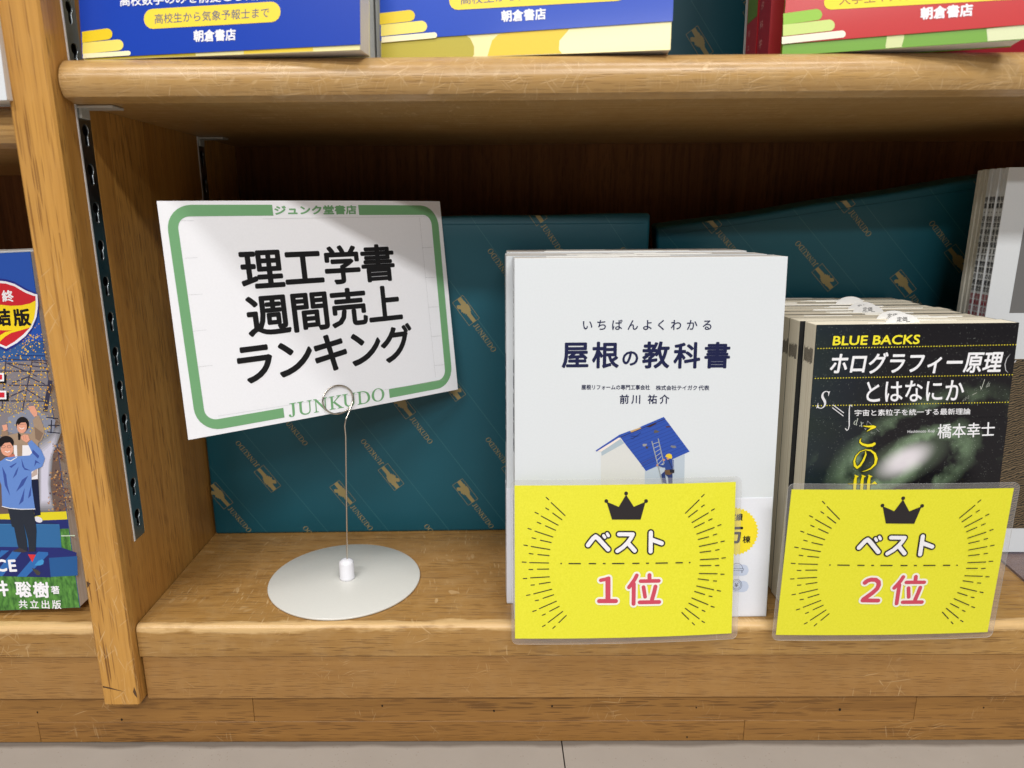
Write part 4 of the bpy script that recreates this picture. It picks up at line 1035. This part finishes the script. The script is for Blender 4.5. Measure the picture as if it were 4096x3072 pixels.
P.text('大学生や大学院生の', c4(615, 45)[0], c4(1600, -30)[0], c4(612, -45)[0], (160, 110, 50), 3, .006)
P.text('朝倉書店', c4(1320, 170)[0], c4(1765, 137)[0], c4(1320, 68)[0], WHT, 3, .04); P.done()
P = Print(f0, 'cover_print', t); P.vmin = .0003
P.poly(c4(1015, 400, 1030, 300, 1175, 285, 1175, 330, 1155, 400, 1155, 480, 1010, 490), (214, 222, 160), 0)
P.done(); P = Print(f0, 'cover_print', t); P.vmin = .0003
P.poly(c4(1888, 250, 2300, 200, 2300, 420, 1890, 420), (220, 226, 180), 0); P.done()
# copies standing behind them
def plain_upper(label, px, y, T, cov, W=.148, rz=0, name='thick_textbook', side='left'):
    p = ony(px, 238, y); x = p.x if side == 'left' else p.x - W
    return book(name, label, 'book', (x, y, ZT + .0004), (-.06, 0, rz), W, .21, T, cov, M_PAGEW, 'left', g)
plain_upper('pale copy behind the leftmost blue-banded textbook, its white edge showing on the right', 1500, .034, .018, M_WHITEP, .165, 0, side='right')
plain_upper('pale copy behind the middle blue-banded textbook', 2645, .036, .018, M_WHITEP, .150, 0, side='right')
REDC = paint((150, 26, 40), .3, .4, name='dark_red_cover')
t = plain_upper('dark red spine touching the left side of the coral-banded textbook', 3072, .030, .017, REDC, .15)
S = Print(Face(t.location, t.rotation_euler, 0, 'x'), 'spine_lettering', t); S.chars('データ科学', (-.012, .050), (-.012, .012), .0045, (206, 150, 150), local=True, vertical=True); S.done()
t = plain_upper('red and green spine second to the left of the coral-banded textbook', 3022, .052, .017, paint((168, 34, 44), .3, .4), .15)
S = Print(Face(t.location, t.rotation_euler, 0, 'x'), 'spine_lettering', t); S.upoly([(-.016, .028), (-.001, .028), (-.001, .08), (-.016, .08)], (96, 130, 60), 0); S.chars('キュー', (-.012, .022), (-.012, .008), .0045, (206, 160, 160), local=True, vertical=True); S.done()
plain_upper('grey page edges beside the red spines on the upper shelf', 3000, .075, .012, M_WHITEP, .15)
# ------------------------------------------------------------------ left bay
LB = onz(326, 2464, .0002); LR = (-.0895, -.038, 0.0); LW = .148
MLB = Euler(LR).to_matrix()
def left_loc(dx, dy): return LB + Vector((dx, dy, 0)) - MLB @ Vector((LW, 0, 0))
ll = ['textbook at the left edge whose cover shows two cheering men on a podium', 'copy right behind the podium cover at the left edge, pale edge visible', 'third copy behind the podium cover at the left edge', 'fourth copy behind the podium cover at the left edge, pale top edge']
for k in range(4):
    loc = left_loc([0, .0045, .003, .004][k], k * .0145)
    loc.z = .0002 + LW * math.sin(-LR[1]) * 0 + .0
    t = book('comic_textbook', ll[k], 'book', loc, (LR[0] - .004 * k, LR[1], 0), LW, .2098 + .0003 * k, .0138, M_WHITEP if k else paint((40, 90, 160), .3, .4), M_PAGEW, 'left', 'podium textbooks in a row')
    t.location.z = .0002 - (MLB @ Vector((LW, 0, 0))).z if (MLB @ Vector((LW, 0, 0))).z < 0 else .0002
    if k == 0: lt = t; lloc = t.location.copy()
FL = Face(lloc, LR)
D = crop(0, 1000, 2.552); E = crop(0, 1600, 1.885)
P = Print(FL, 'cover_illustration', lt, base=.00006)
def rect(u0, v0, u1, v1, col, layer): P.upoly([(u0, v0), (u1, v0), (u1, v1), (u0, v1)], col, layer)
e_ = .0002; Hb = .2096
def vv(px, py): return FL.uv(px, py).y
rect(e_, vv(150, 1365), LW - e_, Hb - e_, (28, 78, 172), 0)
rect(e_, vv(200, 1440), LW - e_, vv(150, 1365), (44, 88, 150), 0)
rect(e_, vv(200, 1790), LW - e_, vv(200, 1440), (128, 122, 128), 0)
rect(e_, vv(250, 2048), LW - e_, vv(200, 1790), (104, 84, 76), 0)
rect(e_, vv(250, 2078), LW - e_, vv(250, 2046), (226, 210, 30), 0)
rect(e_, vv(250, 2115), LW - e_, vv(250, 2078), (24, 36, 110), 0)
q = NT('printed_grass'); tc = q.n('ShaderNodeTexCoord')
nz = q.n('ShaderNodeTexNoise', {'Vector': q.n('ShaderNodeMapping', {0: tc.outputs['Object'], 3: (500, 500, 220)}).outputs[0], 'Scale': 1.0, 'Detail': 4.0}).outputs[0]
q.set(Base_Color=q.mix(q.ramp(nz, .3, .7), lin((30, 84, 30)), lin((96, 158, 66))), Roughness=.35, Coat_Weight=.3); M_GRASS = q.m
rect(e_, e_, LW - e_, vv(250, 2115), M_GRASS, 0)
P.poly(E(460, 1020, 565, 1018, 566, 1026, 462, 1028), (196, 214, 190), 1)
# stadium haze and crowd, built of small printed dabs
for gi in range(7):
    g_ = gi / 6; cxg, cyg = 335, 600
    P.poly(E(*[z for x_, y_ in ((296, 300), (372, 250), (440, 190), (446, 250), (392, 420), (376, 640), (400, 835), (296, 838)) for z in (cxg + (x_ - cxg) * (1.15 - .6 * g_), cyg + (y_ - cyg) * (1.02 - .35 * g_))]), tuple(92 + (c_ - 92) * (.25 + .75 * g_) for c_ in (206, 204, 222)), 1 + gi * .12)
P.poly(E(60, 130, 230, 60, 420, 150, 400, 250, 260, 300, 60, 240), (134, 138, 156), 1)
for k in range(330):
    x = random.uniform(360, 545); y = random.uniform(320, 836)
    if x > 412 + (y) * .165: continue
    if 470 < y < 530: continue
    c = random.choice([(150, 96, 50), (176, 118, 60), (110, 70, 60), (60, 44, 66), (196, 150, 96), (84, 56, 64)]); r = random.uniform(3, 9)
    if x < 400 and random.random() < .6: continue
    P.poly(E(*[z for j in range(6) for z in (x + r * math.cos(j * 1.047) * random.uniform(.6, 1.2), y + r * math.sin(j * 1.047) * random.uniform(.6, 1.2))]), c, 2)
TRS = (58, 54, 76)
for a in ((0, 1112, 488, 1130), (80, 1152, 470, 1200), (60, 1150, 380, 1290), (0, 1235, 505, 1238), (330, 1130, 230, 1640), (80, 1380, 500, 1382), (120, 1360, 300, 1290), (270, 1420, 470, 1545), (110, 1540, 500, 1544), (300, 1300, 460, 1370), (60, 1130, 20, 1650), (90, 1500, 250, 1430), (330, 1140, 480, 1160)):
    P.stroke(D(*a), 4.5, TRS, 2, False)
P.stroke(D(515, 1330, 462, 1650), 17, (48, 46, 70), 2, False)
P.stroke(D(310, 925, 460, 932), 2, (24, 50, 110), 2, False); P.stroke(D(150, 1075, 480, 1080), 4, (24, 50, 110), 2, False)
for k in range(8): P.stroke(D(250, 950 + k * 13, 470, 955 + k * 13), 1.2, (30, 66, 128), 2, False)
for a in ((365, 190, 450, 192), (355, 240, 452, 250), (390, 150, 385, 250), (350, 130, 440, 140)): P.stroke(E(*a), 4, (30, 32, 52), 3, False)
for k in range(620):
    y = random.uniform(860, 1660) if random.random() < .8 else random.uniform(690, 900); x = random.uniform(0, 560)
    if y < 900 and x < 400 - (y - 690) * 1.2 + 60: continue
    if y < 1040 and x < 250 - (y - 860) * 1.0: continue
    if x > 385 + (y - 450) * .155: continue
    r = random.uniform(3.5, 10) * (1.5 if random.random() < .15 else 1); a0 = random.uniform(0, 6)
    P.poly(D(*[z for j in range(3) for z in (x + r * math.cos(a0 + j * 2.1), y + r * math.sin(a0 + j * 2.1))]), random.choice([(246, 190, 40), (236, 170, 30), (248, 208, 70)]), 3)
for k in range(150):
    x = random.uniform(2, 400); y = random.uniform(0, 330); r = random.uniform(3, 9); a0 = random.uniform(0, 6)
    P.poly(E(*[z for j in range(3) for z in (x + r * math.cos(a0 + j * 2.1), y + r * math.sin(a0 + j * 2.1))]), (232, 190, 50), 3)
# shield badge
P.poly(D(-60, 290, 0, 292, 60, 298, 150, 325, 270, 395, 370, 438, 385, 442, 402, 560, 395, 640, 370, 740, 310, 850, 230, 930, 130, 1000, 65, 1030, -60, 980), (26, 34, 130), 4)
P.poly(D(-60, 312, 0, 314, 60, 320, 150, 346, 270, 415, 360, 449, 384, 451, 391, 560, 376, 680, 330, 790, 262, 880, 170, 952, 65, 1007, -60, 955), (238, 238, 244), 5)
P.poly(D(-60, 338, 0, 338, 60, 342, 150, 370, 260, 435, 340, 466, 365, 471, 368, 560, 358, 660, 310, 790, 240, 862, 150, 935, 65, 985, -60, 930), (204, 26, 42), 6)
P.poly(D(-60, 550, 0, 558, 110, 570, 220, 565, 310, 545, 367, 515, 366, 600, 350, 700, 312, 790, 230, 815, 120, 845, 60, 880, 0, 935, -60, 920), (248, 216, 20), 7)
P.poly(D(-60, 812, 0, 818, 130, 822, 60, 835, 0, 872, -60, 900), (204, 26, 42), 8)
P.chars('終', D(82, 470)[0], D(82, 470)[0], 122 / 2.552, (244, 244, 248), 8, .03)
for ch, x in (('結', 28), ('版', 225)): P.chars(ch, D(x, 688)[0], D(x, 688)[0], 178 / 2.552, (24, 20, 22), 8, .04)
for y0, x1, h in ((1255, 42, 85), (1435, 66, 88)):
    P.poly(D(-40, y0 + 18, x1 + 26, y0 + 18, x1 + 26, y0 + h + 22, -40, y0 + h + 22), (22, 20, 26), 4); P.poly(D(-40, y0, x1, y0, x1 + 2, y0 + h, -40, y0 + h), (240, 240, 244), 5); P.poly(D(-40, y0 + 18, x1 - 17, y0 + 18, x1 - 17, y0 + h - 18, -40, y0 + h - 18), (206, 30, 52), 6)
# podium
P.poly(E(-20, 898, 320, 905, 450, 938, -20, 935), (20, 42, 96), 3); P.poly(E(-20, 935, 450, 938, 465, 1112, -20, 1106), (42, 104, 160), 4)
P.stroke(E(0, 935, 450, 939), 1.6, (70, 140, 190), 5, False)
P.poly(E(-20, 1106, 465, 1112, 580, 1150, 576, 1178, 370, 1192, 360, 1145, -20, 1130), (26, 36, 112), 4); P.poly(E(368, 1190, 583, 1176, 588, 1322, 384, 1332), (28, 88, 150), 4)
P.poly(E(-20, 1130, 366, 1145, 384, 1336, -20, 1326), (22, 34, 104), 5)
for a in ((10, 1132, 70, 1134, 0, 1190, -20, 1185), (100, 1134, 170, 1137, 20, 1327, -20, 1327, -20, 1290), (290, 1142, 364, 1146, 366, 1165, 200, 1332, 130, 1330)): P.poly(E(*a), (40, 104, 176), 6)
P.poly(E(212, 1162, 272, 1165, 246, 1222), (214, 50, 56), 7); P.poly(E(262, 1246, 290, 1212, 320, 1200, 334, 1212, 328, 1236, 305, 1246), (62, 150, 210), 7); P.poly(E(242, 1265, 290, 1282, 308, 1300, 300, 1320, 280, 1318, 256, 1290), (66, 62, 56), 7)
P.chars('E', E(96, 1243)[0], E(96, 1243)[0], 122 / 1.885, (240, 240, 246), 8, .03); P.chars('C', E(8, 1242)[0], E(8, 1242)[0], 122 / 1.885, (240, 240, 246), 8, .03)
# two cheering figures
SK, SKD, HR = (226, 160, 134), (190, 110, 90), (26, 22, 26)
P.poly(E(232, 600, 290, 600, 300, 760, 308, 865, 262, 875, 252, 760), (22, 30, 60), 8); P.ellipse(E(292, 900)[0], 17, 11, (224, 222, 232), 8, .4)
P.poly(E(60, 265, 150, 245, 235, 255, 258, 200, 250, 150, 288, 110, 312, 145, 335, 215, 338, 250, 320, 300, 290, 325, 292, 420, 230, 440, 110, 430, 70, 330), (164, 140, 118), 8)
P.poly(E(262, 200, 330, 250, 300, 310, 270, 290), (132, 108, 90), 9); P.poly(E(15, 230, 60, 232, 70, 290, 10, 290), (150, 124, 104), 8)
P.poly(E(105, 340, 240, 340, 290, 480, 288, 594, 238, 600, 150, 440, 110, 425), (236, 232, 236), 9); P.poly(E(130, 330, 172, 330, 170, 430, 134, 430), (160, 136, 114), 10); P.poly(E(236, 560, 282, 500, 284, 560, 240, 585), (190, 170, 160), 10)
P.poly(E(215, 48, 262, 42, 284, 92, 282, 118, 262, 128, 232, 90), SK, 9); P.poly(E(18, 190, 55, 182, 62, 222, 30, 236), SK, 9)
P.ellipse(E(172, 182)[0], 26, 30, HR, 9); P.ellipse(E(168, 200)[0], 20, 26, SK, 10); P.poly(E(130, 165, 150, 145, 190, 150, 215, 180, 195, 168, 160, 170, 140, 190), HR, 11); P.stroke(E(150, 208, 168, 218, 186, 208), 2.4, (245, 240, 240), 11); P.stroke(E(142, 180, 160, 182, 178, 182, 200, 180), 1.2, (90, 70, 70), 11)
P.poly(E(138, 240, 160, 262, 155, 300, 140, 300), (30, 24, 26), 10)
P.poly(E(62, 816, 252, 822, 268, 900, 278, 980, 272, 1140, 222, 1142, 215, 1060, 180, 920, 205, 1060, 212, 1140, 150, 1130, 135, 1090, 110, 960, 92, 950), (40, 46, 58), 11)
P.poly(E(95, 1140, 150, 1112, 210, 1140, 180, 1148), (60, 50, 56), 11); P.poly(E(212, 1142, 232, 1120, 272, 1140), (50, 46, 52), 11)
P.poly(E(20, 452, 45, 432, 130, 424, 180, 420, 228, 416, 246, 396, 212, 325, 240, 300, 312, 372, 342, 440, 322, 500, 262, 528, 240, 540, 242, 640, 268, 822, 150, 822, 20, 800, 14, 640, 0, 600, -15, 560, -15, 470), (98, 136, 206), 12)
FD = (52, 78, 156)
for a in ((75, 500, 130, 470, 125, 480, 90, 510), (20, 500, 50, 560, 60, 640, 80, 720, 40, 640), (125, 690, 170, 600, 215, 570, 180, 640), (145, 790, 170, 720, 190, 660, 180, 760), (165, 440, 190, 510, 235, 530, 190, 525, 172, 500), (250, 370, 300, 420, 290, 440, 245, 395), (270, 450, 310, 480, 280, 470, 262, 500), (215, 740, 225, 690, 240, 640, 236, 720), (100, 590, 125, 530, 145, 500, 128, 560)): P.poly(E(*a), FD, 13)
P.stroke(E(20, 800, 80, 815, 160, 822, 268, 820), 3, (240, 240, 246), 13)
P.poly(E(60, 410, 112, 405, 118, 435, 90, 452, 62, 440), SKD, 12); P.stroke(E(50, 448, 85, 458, 130, 430), 3, (236, 236, 240), 13)
P.ellipse(E(50, 318)[0], 31, 26, HR, 13); P.ellipse(E(58, 365)[0], 25, 30, SK, 14); P.poly(E(5, 330, 20, 295, 70, 290, 105, 330, 104, 350, 80, 318, 40, 322, 12, 350), HR, 15)
for x in (30, 74): P.stroke(E(*[z for j in range(9) for z in (x + 16 * math.cos(j * .785), 350 + 10 * math.sin(j * .785))]), 1.1, (60, 50, 70), 16)
P.stroke(E(44, 386, 62, 392, 78, 384), 3, (246, 240, 240), 16); P.poly(E(160, 276, 185, 258, 215, 262, 230, 300, 205, 320, 170, 298), SK, 14); P.stroke(E(180, 270, 185, 300), 1, SKD, 15); P.stroke(E(196, 266, 202, 300), 1, SKD, 15)
P.done()
P = Print(FL, 'author_lettering', lt)
P.chars('井', E(5, 1420)[0], E(5, 1420)[0], 120 / 1.885, WHT, 6, .035)
P.chars('聡樹', E(178, 1427)[0], E(312, 1430)[0], 122 / 1.885, WHT, 6, .032, wr=.92); P.chars('著', E(419, 1431)[0], E(419, 1431)[0], 64 / 1.885, WHT, 6, .02)
P.chars('共立出版', E(176, 1537)[0], E(429, 1541)[0], 68 / 1.885, WHT, 6, .014, wr=.85); P.done()
# a pale book on the left bay's upper shelf
p = onz(28, 402, .2869); 
book('thick_textbook', 'white book cut by the left edge of the picture, on the higher left shelf', 'book', (p.x - .148, p.y, .287), (-.05, 0, 0), .148, .21, .02, M_WHITEP, M_PAGEW, 'left')
